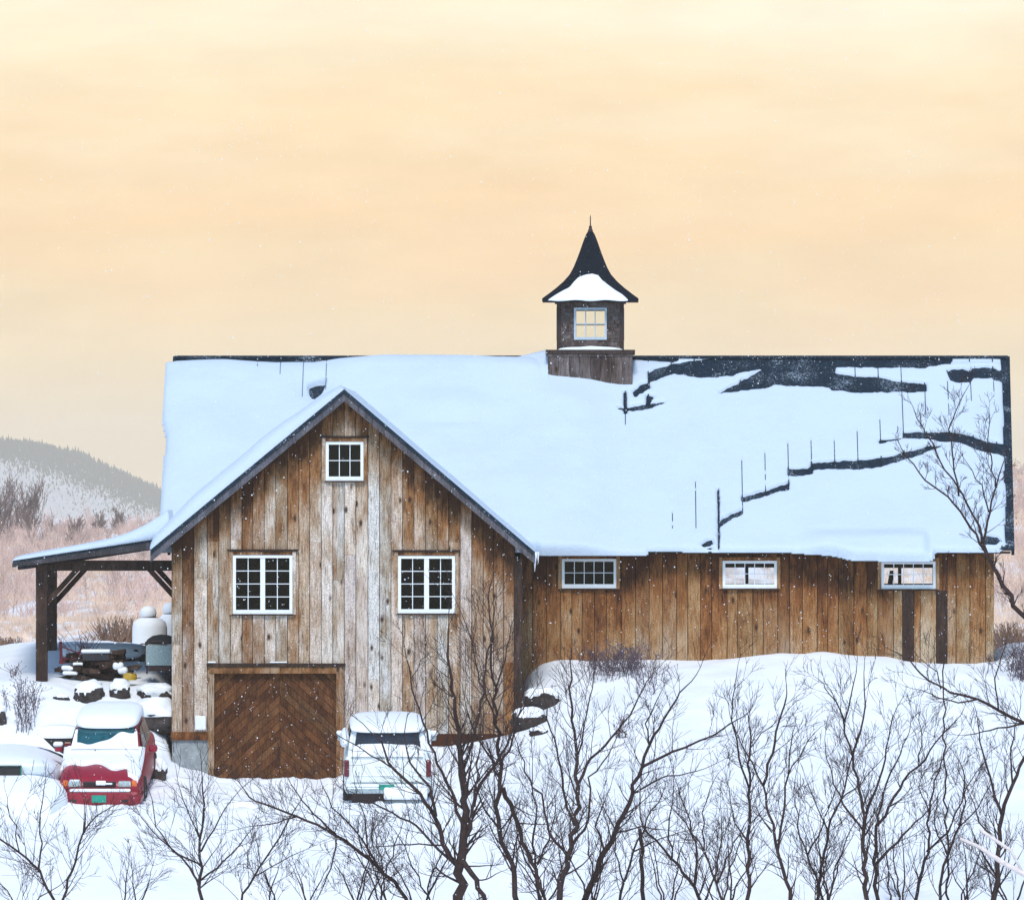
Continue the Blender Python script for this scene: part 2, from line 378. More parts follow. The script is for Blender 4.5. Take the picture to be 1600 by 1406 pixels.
def ground_z(X, Y):
    X = np.asarray(X, float); Y = np.asarray(Y, float)
    z = 0
    for dx, dy, w in ((0,0,.34),(.3,0,.11),(-.3,0,.11),(0,.45,.11),(0,-.45,.11),(.2,.3,.055),(-.2,.3,.055),(.2,-.3,.055),(-.2,-.3,.055)):
        z = z+w*_raw(X+dx, Y+dy)
    z = np.maximum(z, -14+0*z)
    for (x0, x1, y0, y1, za, zb) in CARVE:          # the wheels and sills have sunk into the snow
        k = sstep(x0-.35, x0+.05, X)*(1-sstep(x1-.05, x1+.35, X))*sstep(y0-.25, y0+.15, Y)*(1-sstep(y1-.1, y1+.6, Y))
        pl = za+(zb-za)*np.clip((Y-y0)/(y1-y0), 0, 1); z = np.where(k > 0, z*(1-k)+np.minimum(z, pl)*k, z)
    near = np.where(Y < 20, 1, 0)
    z = z+near*(fbm(X, Y, .55, 3)*.07+fbm(X, Y, 2.2, 5)*.03+np.clip(fbm(X, Y, 4.5, 15), 0, 1)*.05*sstep(.5, -1, X+4.5)+fbm(X, Y, 3.6, 18)*.10*sstep(-9.2, -8.4, X)*(1-sstep(-3.6, -2.6, X))*sstep(-7.5, -6, Y)*(1-sstep(-.8, .1, Y)))+(1-near)*fbm(X, Y, .02, 8)*np.clip((Y-20)/300, 0, 1)*1.3
    return z
def hit(px, py, y0=-7.5, y1=14):
    """where the sight line through a photo pixel meets the snow"""
    Y = np.arange(y0, y1, .05); X = (px-VX)*(D0+Y)/F; Z = ZC+(VY-py)*(D0+Y)/F; g = ground_z(X, Y); i = int(np.argmax(g >= Z))
    return Vector((float(X[i]), float(Y[i]), float(Z[i])))
def gz(x, y): return float(ground_z(np.array([x]), np.array([y]))[0])

def m_ground():
    m, nt, b = mat('snow ground'); g = NT(nt); p = g.coord(); geo = g.N('ShaderNodeNewGeometry')
    n1 = g.noise(p, .9, 6, .55); n2 = g.noise(p, 9, 4, .6)
    snow = g.mix(g.ramp(n1, [(.35, (0,0,0)), (.65, (1,1,1))]), (.83,.87,.92), (.88,.91,.95))
    # rough meadow with snow lying in patches, far behind the barn
    q = g.N('ShaderNodeMapping', {0: geo.outputs['Position'], 'Scale': (.45,.016,.45)}).outputs[0]
    patch = g.noise(q, 1.3, 6, .65)
    scrub = g.mix(g.ramp(patch, [(.42, (0,0,0)), (.55, (1,1,1))]), g.mix(g.noise(q, 6, 4), (.52,.42,.38), (.74,.66,.63)), (.88,.87,.88))
    far = g.N('ShaderNodeMapRange', {0: g.N('ShaderNodeSeparateXYZ', {0: geo.outputs['Position']}).outputs[1], 1: 60.0, 2: 120.0}).outputs[0]
    nt.links.new(g.mix(far, snow, scrub), b.inputs['Base Color']); b.inputs['Roughness'].default_value = .75; b.inputs['Specular IOR Level'].default_value = .25
    nt.links.new(g.bump(g.math('MULTIPLY_ADD', n2, .2, n1), .05), b.inputs['Normal'])
    return m
def grid_mesh(name, xs, ys, zf, mtl, smooth=True):
    X, Y = np.meshgrid(xs, ys); Z = zf(X, Y)
    v = np.stack([X.ravel(), Y.ravel(), Z.ravel()], 1); nx, ny = len(xs), len(ys)
    i = np.arange((nx-1)*(ny-1)); r, c = i//(nx-1), i % (nx-1); a = r*nx+c
    f = np.stack([a, a+1, a+nx+1, a+nx], 1)
    me_ = bpy.data.meshes.new(name); me_.from_pydata(v.tolist(), [], f.tolist()); me_.update()
    me_.polygons.foreach_set('use_smooth', [smooth]*len(me_.polygons)); me_.materials.append(mtl)
    o = bpy.data.objects.new(name, me_); COL.objects.link(o); return o
def spaced(a, b, step): return list(np.arange(a, b, step))
xs = [-6000,-3000,-1500,-800,-400,-200,-120,-80,-60,-45,-35,-28,-22]+spaced(-18, -12.5, .35)+spaced(-12.5, 9.5, .11)+spaced(9.6, 18, .35)+[20,24,30,36,45,60,80,120,200,400,800,1500,3000,6000]
ys = [-400,-230,-150,-100,-70,-50,-35]+spaced(-28, -10, .7)+spaced(-10, 5, .12)+spaced(5, 12, .25)+spaced(12.5, 20, .8)+spaced(21, 60, 3)+spaced(60, 300, 10)+spaced(300, 1300, 30)+[1400,1700,2100,2600,3500,5000,7000,9000,9800]
tag(grid_mesh('ground', np.array(xs), np.array(ys), ground_z, m_ground()), 'deep snow covering the sloping yard and banks around the barn', None, None, 'structure')

# ------------------------------------------------------------------ far hill with its forest
def interp(pts, x): return np.interp(x, [a for a, b in pts], [b for a, b in pts])
CREST = [(-1200,700),(-500,668),(-100,680),(0,692),(60,698),(130,714),(180,737),(230,759),(265,776),(330,800),(500,835),(800,850),(1400,850),(1500,800),(1583,742),(1600,730),(1700,700),(1900,690),(2600,720)]
HY0, HY1 = 4200.0, 8000.0
def hill_z(X, Y):
    px = VX+X*F/(D0+HY1); top = ZC+(VY-interp(CREST, px))*(D0+HY1)/F
    t = (Y-HY0)/(HY1-HY0); base = ZC-30
    k = np.where(t <= 1, sstep(0, 1, t)*.55+np.clip(t, 0, 1)*.45, 1-np.clip((t-1)*1.5, 0, 1))
    return base+(top-base)*k+fbm(X, Y, .004, 4)*4*np.clip(1-abs(t-1)*4, 0, 1)*0.3
mh, nth, bh = mat('hill snow'); gh = NT(nth); ph = gh.coord()
nth.links.new(gh.mix(gh.ramp(gh.noise(ph, .006, 5), [(.4, (0,0,0)), (.6, (1,1,1))]), (.58,.56,.56), (.66,.65,.65)), bh.inputs['Base Color'])
tag(grid_mesh('hills', np.linspace(-1500, 1400, 160), np.linspace(HY0, 9700, 70), hill_z, mh), 'snowy hillside far behind the barn, dark with forest along its crest', None, None, 'structure')
rs = np.random.RandomState(11)
def forest():
    V = []; Fc = []; n = 0
    for x0, x1, cnt in ((-140, 330, 9500), (1540, 1720, 2200)):
        k = 0
        while k < cnt:
            px = rs.uniform(x0, x1); t = 1-abs(rs.normal(0, .135))
            if t < .3: continue
            k += 1
            Y = HY0+(HY1-HY0)*t; X = aX(px, HY1)*1.0
            z = float(hill_z(np.array([X]), np.array([Y]))[0]); h = rs.uniform(2.8, 6.5)*(1.25 if rs.rand() < .08 else .85)*(.45+.55*sstep(.72, .93, t)); r = h*rs.uniform(.2, .3)
            b = len(V)
            for q in range(5): V.append((X+r*math.cos(q*1.257), Y+r*math.sin(q*1.257), z-.5))
            V.append((X, Y, z+h))
            for q in range(5): Fc.append((b+q, b+(q+1) % 5, b+5))
    me_ = bpy.data.meshes.new('far_forest'); me_.from_pydata(V, [], Fc); me_.materials.append(M['conifer'])
    o = bpy.data.objects.new('far_forest', me_); COL.objects.link(o)
    tag(o, 'dark conifer forest fading into mist on the far hillside', 'forest', None, 'stuff')
forest()

# ------------------------------------------------------------------ scrub on the slope behind (countless thin stems)
def frosted_wood():
    V = []; Fc = []
    for x0, x1, ya, yb, cnt in ((-150, 330, 230, 1500, 1500), (1545, 1740, 260, 1300, 500)):
        for _ in range(cnt):
            px = rs.uniform(x0, x1); Y = rs.uniform(ya, yb); X = (px-VX)*(D0+Y)/F; Z = float(ground_z(np.array([X]), np.array([Y]))[0]); h = rs.uniform(1.2, 3.2)*(1.6 if rs.rand() < .1 else 1); w = m_per_px(Y)*.4
            if fbm(np.array([X*.12]), np.array([Y*.02]), 1, 5)[0] > .12: continue
            def st(p, a, L, w_):
                b = len(V); q = (p[0]+math.sin(a)*L, p[1]+rs.uniform(-.3, .3), p[2]+math.cos(a)*L); V.extend([(p[0]-w_, p[1], p[2]), (p[0]+w_, p[1], p[2]), (q[0]+w_*.4, q[1], q[2]), (q[0]-w_*.4, q[1], q[2])]); Fc.append((b, b+1, b+2, b+3)); return q
            t = st((X, Y, Z-.5), rs.normal(0, .06), h*.45, w*1.6)
            for k in range(9):
                a = rs.normal(0, .5); q = st((X+(t[0]-X)*rs.rand(), Y, Z+(t[2]-Z)*rs.uniform(.3, 1)), a, h*rs.uniform(.25, .5), w)
                for m in range(4): st(q if m < 2 else ((q[0]+X)/2, q[1], (q[2]*2+t[2])/3), a+rs.normal(0, .55), h*rs.uniform(.12, .25), w*.7)
    me_ = bpy.data.meshes.new('frosted_wood'); me_.from_pydata(V, [], Fc); me_.materials.append(M['frost'])
    o = bpy.data.objects.new('frosted_wood', me_); COL.objects.link(o); tag(o, 'pale pinkish frosted thicket of bare trees on the slope below the misty hill', 'wood', None, 'stuff')
M['frost'] = m_plain('frosted twigs', (.54,.38,.33), .95, 0, .55, .09, 0, .1)
frosted_wood()
def brush():
    V = []; Fc = []
    spec = [(-160, 330, 100, 240, 1500, (.2, .5)), (-160, 330, 240, 520, 3000, (.25, .65)), (-160, 330, 520, 1150, 3000, (.5, 1.1)),
            (1540, 1740, 100, 300, 500, (.5, 1.1)), (1540, 1740, 300, 700, 900, (.7, 1.6)), (1540, 1740, 700, 1250, 1100, (1.2, 2.4)), (1090, 1500, 250, 1100, 1500, (.6, 1.8))]
    for x0, x1, ya, yb, cnt, (ha, hb) in spec:
        px = rs.uniform(x0, x1, cnt); Y = rs.uniform(ya, yb, cnt); X = (px-VX)*(D0+Y)/F; Z = ground_z(X, Y)
        patch = fbm(X*.45, Y*.016, 1.3, 21)
        for i in range(cnt):
            if patch[i] > .02: continue
            h = rs.uniform(ha, hb); w = m_per_px(Y[i])*.38
            for q in range(13):
                a = rs.uniform(0, 6.28); l = rs.uniform(.1, .75)*h; bx = X[i]+rs.uniform(-.4, .4)*h; b = len(V); hh = h*rs.uniform(.5, 1)
                V += [(bx-w, Y[i], Z[i]-.1), (bx+w, Y[i], Z[i]-.1), (bx+l*math.cos(a)*.9, Y[i]+l*math.sin(a), Z[i]+hh)]; Fc.append((b, b+1, b+2))
    me_ = bpy.data.meshes.new('brush'); me_.from_pydata(V, [], Fc); me_.materials.append(M['brush'])
    o = bpy.data.objects.new('brush', me_); COL.objects.link(o)
    tag(o, 'orange brown dry scrub covering the snowy slope behind the barn', 'brush', None, 'stuff')
brush()

# ------------------------------------------------------------------ bare trees
def grow(mb, p, d, L, r, lev, rnd, up=.12, wig=.10, kids=5, ang=(25, 50), sides=4):
    """a branch that wanders and carries side branches; lev counts down to the last twigs"""
    n = max(3, int(4+lev)); pts = [Vector(p)]; d = Vector(d).normalized(); dirs = [d]
    for i in range(n):
        d = (d+Vector((rnd.gauss(0, wig), rnd.gauss(0, wig), rnd.gauss(0, wig)+up*.5))).normalized()
        pts.append(pts[-1]+d*L/n); dirs.append(d)
    rad = [max(r*(1-.8*i/n), .0028 if r < .05 else .006) for i in range(n+1)]
    mb.tube(pts, rad, sides if lev > 0 else 3)
    if lev <= 0: return
    for k in range(kids):
        t = rnd.uniform(.22, 1.0); i = min(int(t*n), n-1); f = t*n-i; q = pts[i].lerp(pts[i+1], f)
        a = R(rnd.uniform(*ang)); ax = dirs[i].orthogonal().normalized(); ax.rotate(Matrix.Rotation(rnd.uniform(0, 6.28), 3, dirs[i]))
        nd = dirs[i].copy(); nd.rotate(Matrix.Rotation(a, 3, ax)); nd.y *= .6
        nd = (nd+Vector((0, 0, up))).normalized()
        grow(mb, q, nd, L*rnd.uniform(.45, .85)*(1.15-.5*t), max(rad[i]*.55, .004), lev-1, rnd, up, wig, kids, ang, sides)

def bare_tree(name, label, cat, limbs, Y, seed, twig=(.45, 1.0), dens=5.0, lev=2, group=None, mtl=None, sweep=.9, root=True, kids=4, tname='trunk', rmin=.0055):
    """limbs = [(polyline in photo pixels, r0 px, r1 px)]; the first polyline's first point runs down into the snow"""
    Y -= 5.5; rnd = random.Random(seed); tr = MB(); cr_ = MB(); mpp = m_per_px(Y)
    base = None; mtl = mtl or M['bark']
    for li, (pl, r0, r1) in enumerate(limbs):
        ys_ = Y+(0 if li == 0 else rnd.uniform(-.5, .5)); dy = rnd.uniform(-.5, .5) if li else 0
        pts = []
        for j, (x, y) in enumerate(pl):
            t = j/max(len(pl)-1, 1); yy = (Y if j == 0 and li == 0 else Y+ (ys_-Y+dy)*t)
            pts.append(at(x, y, yy))
        # subdivide with a little wander so no limb is a ruled line
        fine = [pts[0]]
        for a, b in zip(pts, pts[1:]):
            m_ = max(2, int((b-a).length/.16))
            for k in range(1, m_+1):
                q = a.lerp(b, k/m_); w_ = .012+.25*r0*mpp
                fine.append(q if k == m_ and b is pts[-1] else q+Vector((rnd.gauss(0, w_), rnd.gauss(0, w_), rnd.gauss(0, w_*.5))))
        n = len(fine); rad = [(r0+(r1-r0)*(i/(n-1)))*mpp for i in range(n)]
        if li == 0 and root:
            g0 = gz(fine[0].x, Y)
            if g0 < fine[0].z:
                kx = fine[0].x+ (fine[0].x-fine[min(3,n-1)].x)*.4
                fine = [Vector((kx, Y, g0-.25)), Vector((kx*.4+fine[0].x*.6, Y, (g0+fine[0].z)/2))]+fine; rad = [rad[0]*1.5, rad[0]*1.15]+rad
            base = fine[0].copy(); base.z += .25
        if base is None: base = fine[0].copy()
        tr.tube(fine, rad, 6)
        tot = sum((a-b).length for a, b in zip(fine, fine[1:])); m_ = int(tot*dens)
        for k in range(m_):
            t = (k+rnd.random())/m_
            i = min(int((.12+.88*t)*(n-1)), n-2)+(2 if len(fine) > n else 0); i = min(i, len(fine)-2)
            d = (fine[i+1]-fine[i]).normalized(); sgn = 1 if rnd.random() < .5 else -1
            a = R(rnd.uniform(25, 60))*sgn; nd = Matrix.Rotation(a, 3, 'Y') @ d; nd.y += rnd.uniform(-.5, .5)
            nd = (nd+Vector((0, 0, .25))).normalized()
            grow(cr_, fine[i], nd, rnd.uniform(*twig)*(1.1-.45*t)*sweep, max(rad[i]*.38, rmin), lev, rnd, .13, .085, kids)
        d = (fine[-1]-fine[-2]).normalized(); grow(cr_, fine[-1], d, rnd.uniform(*twig)*.9, max(rad[-1]*.9, rmin), lev, rnd, .1, .12, kids)
    o = thing(name, label, cat, base, group)
    local(tr, base).build(tname, mtl, o, smooth=True); local(cr_, base).build('crown', mtl, o)
    return o

def far_tree(label, px, py0, h_px, w, Y, seed, group='bare trees on the misty slope'):
    rnd = random.Random(seed); mpp = m_per_px(Y); p = at(px, py0, Y); tr = MB(); cr_ = MB(); H = h_px*mpp
    pts = [p+Vector((rnd.gauss(0, .01)*H*i, 0, H*i/6)) for i in range(6)]; tr.tube([p-Vector((0,0,3))]+pts, [H*.016*(1.3-.18*i) for i in range(7)], 5)
    for k in range(40):
        t = rnd.uniform(.15, 1); q = pts[0].lerp(pts[-1], t); a = rnd.uniform(.25, .75)*rnd.choice((-1, 1)); d = Vector((math.sin(a)*w, rnd.uniform(-.4, .4), math.cos(a)))
        def g(q, d, L, r, lev):
            n = 4; pp = [q]; d = d.normalized()
            for i in range(n):
                d = (d+Vector((rnd.gauss(0, .12), rnd.gauss(0, .1), .1))).normalized(); pp.append(pp[-1]+d*L/n)
            cr_.tube(pp, [max(r*(1-.7*i/n), mpp*.28) for i in range(n+1)], 3)
            if lev: 
                for _ in range(5):
                    i = rnd.randint(1, n); g(pp[i], d+Vector((rnd.gauss(0, .5), rnd.gauss(0, .4), .3)), L*.5, r*.5, lev-1)
        g(q, d, H*rnd.uniform(.25, .42)*(1.1-.4*t), H*.008, 2)
    o = thing('bare_tree', label, 'tree', p, group)
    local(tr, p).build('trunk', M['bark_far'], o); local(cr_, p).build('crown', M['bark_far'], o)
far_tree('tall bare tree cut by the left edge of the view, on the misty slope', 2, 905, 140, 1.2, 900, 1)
far_tree('broad bare tree left of the porch roof, second from the left edge', 52, 895, 125, 1.1, 950, 2)
far_tree('small bare tree rising just above the snowy porch roof, nearer the barn wall', 186, 850, 48, 1.1, 1300, 3)
far_tree('small bare tree above the middle of the snowy porch roof', 155, 853, 46, .9, 1300, 4)
far_tree('slim bare tree directly above the outer end of the porch roof', 118, 885, 70, 1.0, 1000, 7)
far_tree('small pale bare tree between the broad tree and the porch roof', 92, 880, 60, 1.0, 1200, 5)
far_tree('bare tree on the slope past the right end of the barn', 1604, 905, 110, 1.0, 800, 6)
# ------------------------------------------------------------------ the barn
BX, BY, BZ = aX(535, 0), 0.0, 0.0
barn = thing('barn', 'weathered wooden barn with a snowy roof, gable front wing and cupola', 'barn', (BX, BY, BZ))
def part(mb, name, mtl, parent=None, label=None, smooth=None):
    local(mb, (BX, BY, BZ)); o = mb.build(name, mtl, parent or barn, smooth)
    if label: o['label'] = label
    return o
def hx(px0, px1, py0, py1, Y): return (aX(px0, Y), aX(px1, Y), aZ(py1, Y), aZ(py0, Y))   # x0,x1,z0,z1

def board_wall(edges, tones, zb, zt, holes, Y, brown_fn, seed, proud=.022, gap=.006, seam=None):
    """vertical boards between x edges; brown_fn(x,z) lowers the grey tone; holes are cut out"""
    rnd = random.Random(seed); mb = MB()
    for i in range(len(edges)-1):
        a, b = edges[i]+gap, edges[i+1]-gap; tone = tones[i % len(tones)]+rnd.uniform(-.05, .09); rid = rnd.random(); off = rnd.uniform(0, .008)+(.020 if i % 2 else 0)
        cuts = sorted({a, b} | {h for H in holes for h in H[:2] if a < h < b})
        joints = seam(i) if seam else []
        for x0, x1 in zip(cuts, cuts[1:]):
            xm = (x0+x1)/2; lo, hi = zb(xm), zt(xm)
            segs = [(lo, hi)]
            for H in holes:
                if H[0] < xm < H[1]:
                    ns = []
                    for s0, s1 in segs:
                        if H[3] <= s0 or H[2] >= s1: ns.append((s0, s1)); continue
                        if s0 < H[2]: ns.append((s0, H[2]))
                        if s1 > H[3]: ns.append((H[3], s1))
                    segs = ns
            for s0, s1 in segs:
                top = s1 == hi; js = sorted([s0]+[j for j in joints if s0+.1 < j < s1-.1]+[s1])
                for jn, (z0, z1) in enumerate(zip(js, js[1:])):
                    r_ = (rid+jn*.37+ (s0 != lo)*.21) % 1; tn = tone+jn*rnd.uniform(-.25, .15)
                    n = max(1, int((z1-z0)/.35)); v = []; t_ = []; g0 = .003 if jn else 0
                    for k in range(n+1):
                        for (xx, yy) in ((x0, Y-off), (x1, Y-off), (x1, Y+proud), (x0, Y+proud)):
                            z = z0+g0+(z1-z0-g0)*k/n
                            if top and z1 == hi and k == n: z = zt(xx)
                            v.append((xx, yy, z)); t_.append(tn-brown_fn(xx, z))
                    fs = [(k*4+j, k*4+(j+1) % 4, (k+1)*4+(j+1) % 4, (k+1)*4+j) for k in range(n) for j in range(4)]+[(3,2,1,0), (n*4,n*4+1,n*4+2,n*4+3)]
                    mb.add(v, fs, tone=t_, rnd=r_)
    return mb
def backing(mb, x0, x1, zb, zt, holes, Y0, Y1, n=14):
    """dark sheathing behind the boards with the same openings"""
    xsx = sorted({x0, x1} | {h for H in holes for h in H[:2]} | {x0+(x1-x0)*k/n for k in range(n+1)})
    for a, b in zip(xsx, xsx[1:]):
        if b-a < 1e-4: continue
        xm = (a+b)/2; segs = [(zb(xm), None)]
        hs = sorted([H for H in holes if H[0] < xm < H[1]], key=lambda h: h[2]); z = zb(xm)
        for H in hs:
            if H[2] > z: mb.box(a, b, Y0, Y1, z, H[2])
            z = max(z, H[3])
        ta, tb = zt(a), zt(b)
        if min(ta, tb) > z:
            v = [(a,Y0,z),(b,Y0,z),(b,Y1,z),(a,Y1,z),(a,Y0,ta),(b,Y0,tb),(b,Y1,tb),(a,Y1,ta)]
            mb.add(v, [(0,3,2,1),(4,5,6,7),(0,1,5,4),(1,2,6,5),(2,3,7,6),(3,0,4,7)])

# ---- gable front
XL, XR = aX(268, 0), aX(803, 0)
RY = -.42                                                  # the roof sails this far past the front wall
PK = at(538, 609, RY); EL = at(235, 860, RY); ER = at(836, 863, RY)
sL = (PK.z-EL.z)/(PK.x-EL.x); sR = (PK.z-ER.z)/(ER.x-PK.x)
def roofline(x): return PK.z-(PK.x-x)*sL if x < PK.x else PK.z-(x-PK.x)*sR
gt = lambda x: roofline(x)-.13
win_rects = {'A': (364,457,867,959), 'B': (622,711,868,958), 'C': (509,568,690,751)}
gholes = [hx(*win_rects[k], 0) for k in 'ABC']+[hx(333, 527, 1050, 1400, 0)]
zsill = aZ(1146, 0)
gb = lambda x: zsill
gedges_px = [268,285,303,324,342,360,378,395,413,431,449,467,484,502,520,538,556,575,593,611,629,647,665,683,701,719,737,755,771,787,803]
gt_tones = [t+.07 for t in (.62,.50,.72,.55,.50,.66,.48,.60,.66,.55,.50,.48,.78,.70,.72,.88,.78,.92,.66,.72,.60,.70,.52,.60,.56,.66,.58,.55,.50,.56)]
def gbrown(x, z):
    d = roofline(x)-z                                      # boards sheltered under the rake keep their brown
    b = .85*max(0, 1-d/ (1.45+.40*math.sin(x*5.1)+.2*math.sin(x*13)))
    for (x0, x1, z0, z1) in gholes[:2]:
        if x0-.2 < x < x1+.2 and z < z0: b = max(b, .35*max(0, 1-(z0-z)/.35))
        if x0-.3 < x < x1+.3 and z >= z1: b = max(b, .12)
    return b
rj = random.Random(5); _j = [[] if rj.random() < .45 else [aZ(rj.choice((845, 905, 1010, 1060, 870)), 0)+rj.uniform(-.05, .05)] for _ in range(40)]
w = board_wall([aX(p, 0) for p in gedges_px], gt_tones, gb, gt, gholes, 0, gbrown, 3, seam=lambda i: _j[i])
part(w, 'gable_wall', M['siding'], label='gable wall of vertical boards, brown under the rake and silver grey lower down')
w = MB(); backing(w, XL, XR, lambda x: zsill, lambda x: gt(x)-.01, gholes, .025, .10)
# the wing's side walls
w.box(XL, XL+.12, .10, P, -1, roofline(XL)-.15); 
part(w, 'wall_sheathing', M['void'])
w = MB(); rr = random.Random(8); y = .10
while y < P-.02:
    y2 = min(y+.21, P); w.box(XR-.10, XR-.002, y, y2-.008, -1, roofline(XR)-.17, tone=rr.uniform(-.1, .25), rnd=rr.random()); y = y2
part(w, 'side_wall', M['timber'])
w = MB(); w.box(XR+.003, aX(816, 0), .02, .16, aZ(1130, 0), aZ(872, 0), tone=.25, rnd=.3)  # dark upright strip filling the inner corner beside the gable front
part(w, 'corner_strip', M['timber'])
w = MB(); w.box(aX(788, 0), aX(802, 0), -.055, -.034, aZ(1150, 0), aZ(1035, 0), tone=.35, rnd=.55); part(w, 'patch_board', M['siding_brown'], label='short brown patch board at the wall corner')
# foundation
w = MB(); w.box(XL+.01, aX(325, 0), .02, .3, -1.5, zsill-.055); part(w, 'foundation', M['concrete'], label='pale concrete footing under the corner')
w = MB(); w.box(XL-.01, aX(326, 0), -.03, .02, aZ(1156, 0), aZ(1143, 0), tone=.2, rnd=.4); w.cut(); w.box(aX(540, 0), XR+.005, -.02, .05, aZ(1175, 0), aZ(1146, 0)+.001, tone=-.15, rnd=.6)
part(w, 'sill_beam', M['siding_brown'])
w = MB(); w.rbox(((aX(305,0)+aX(322,0))/2, -.06, aZ(1129, 0)), (.21, .11, .27), .015); part(w, 'meter_box', M['white'], label='small white meter box by the garage door')

# ---- garage door with chevron planks
def clip(poly, a, b, c):
    """keep the side a*x+b*z <= c"""
    o = []
    for i in range(len(poly)):
        p, q = poly[i], poly[(i+1) % len(poly)]; fp, fq = a*p[0]+b*p[1]-c, a*q[0]+b*q[1]-c
        if fp <= 0: o.append(p)
        if fp*fq < 0: t = fp/(fp-fq); o.append((p[0]+(q[0]-p[0])*t, p[1]+(q[1]-p[1])*t))
    return o
dx0, dx1, dz0, dz1 = hx(335, 525, 1052, 1260, 0); xc = aX(437, 0); w = MB(); rr = random.Random(4)
for side in (-1, 1):
    for k in range(-20, 34):
        pw = .125; t0, t1 = k*pw, (k+1)*pw-.008
        poly = [(dx0, dz0), (xc-.003, dz0), (xc-.003, dz1), (dx0, dz1)] if side < 0 else [(xc+.003, dz0), (dx1, dz0), (dx1, dz1), (xc+.003, dz1)]
        s_ = math.sin(R(42)); c_ = math.cos(R(42))         # planks rise towards the middle
        nx, nz_ = (side*s_, c_); base = side*s_*xc+c_*dz0
        poly = clip(poly, nx, nz_, base+t1); poly = clip(poly, -nx, -nz_, -(base+t0)) if len(poly) > 2 else []
        if len(poly) > 2: w.prism(poly, .06-rr.uniform(0, .008), .10, tone=rr.choice((.10,.14,.2,.22,.26,.36)), rnd=rr.random())
door = part(w, 'garage_door', M['door'], label='brown garage door of diagonal planks meeting in a chevron')
w = MB(); w.box(dx0, dx1, .101, .15, dz0, dz1); part(w, 'door_backing', M['void'], door)
w = MB(); w.box(aX(325,0), dx0-.004, -.05, .10, -.6, aZ(1046,0), tone=.45, rnd=.8); w.box(dx1+.004, aX(537,0), -.05, .10, -.6, aZ(1046,0), tone=.45, rnd=.2)
w.box(aX(327,0), aX(535,0), -.065, .09, dz1+.002, aZ(1042,0), tone=.3, rnd=.6); part(w, 'door_frame', M['siding'])
w = MB(); w.box(aX(323,0), aX(540,0), -.095, .015, aZ(1041,0)+.002, aZ(1036,0), tone=.0, rnd=.4); part(w, 'drip_cap', M['timber'])
w = MB(); w.rbox((aX(331,0), -.05, aZ(1034.5,0)), (.16,.06,.035), .015); w.cut(); w.rbox((aX(435,0), -.05, aZ(1034.5,0)), (.34,.06,.025), .01); part(w, 'snow_ledge', M['snow_small'])

# ---- windows
def window(rect, Y, cols, rows, parts=1, fw=4.6, mw=1.15, cap=True, casing=True, lab=None, botw=6.5):
    px0, px1, py0, py1 = rect; mp_ = m_per_px(Y); x0, x1, z0, z1 = hx(*rect, Y)
    f = MB(); fwm, bw = fw*mp_, botw*mp_
    f.box(x0, x0+fwm, Y-.045, Y+.05, z0, z1); f.box(x1-fwm, x1, Y-.045, Y+.05, z0, z1)
    f.box(x0+fwm, x1-fwm, Y-.043, Y+.05, z1-fwm, z1); f.box(x0+fwm, x1-fwm, Y-.043, Y+.05, z0, z0+bw)
    fr = part(f, 'window', M['white'], label=lab)
    ix0, ix1, iz0, iz1 = x0+fwm, x1-fwm, z0+bw, z1-fwm; s_ = MB(); gl = MB()
    mull = 7.5*mp_; cw = (ix1-ix0-(parts-1)*mull)/parts
    for k in range(parts):
        a = ix0+k*(cw+mull); b = a+cw
        if k: s_.box(a-mull, a, Y-.024, Y+.045, iz0, iz1)
        for c in range(1, cols):
            xm = a+cw*c/cols; s_.box(xm-mw*mp_/2, xm+mw*mp_/2, Y+.004, Y+.03, iz0, iz1)
        for r_ in range(1, rows):
            zm = iz0+(iz1-iz0)*r_/rows; s_.box(a, b, Y+.001, Y+.033, zm-mw*mp_/2, zm+mw*mp_/2)
        gl.box(a, b, Y+.015, Y+.019, iz0, iz1)
    part(s_, 'sash', M['white'], fr); part(gl, 'pane', M['glass'], fr)
    if casing:
        c_ = MB(); e = 5.5*mp_
        c_.box(x0-e, x0-.002, Y-.06, Y+.02, z0-.01, z1+e, tone=.62, rnd=.4); c_.box(x1+.002, x1+e, Y-.06, Y+.02, z0-.01, z1+e, tone=.55, rnd=.7)
        c_.box(x0-.001, x1+.001, Y-.058, Y+.02, z1+.002, z1+e, tone=.2, rnd=.5)
        part(c_, 'casing', M['siding'] if cap else M['siding_brown'], fr)
    sl = MB(); sl.box(x0-.02, x1+.02, Y-.08, Y-.042, z0-.03, z0-.002, tone=.1, rnd=.3); part(sl, 'sill', M['timber'], fr)
    if cap:
        c_ = MB(); c_.box(x0-.11, x1+.11, Y-.085, Y-.014, z1+6*mp_, z1+9*mp_, tone=-.2, rnd=.6); part(c_, 'drip_cap', M['timber'], fr)
    return fr
window(win_rects['A'], 0, 2, 4, 2, lab='double casement window left of the gable centre')
window(win_rects['B'], 0, 2, 4, 2, lab='double casement window right of the gable centre')
window(win_rects['C'], 0, 3, 2, 1, lab='small six-pane window high under the gable peak')

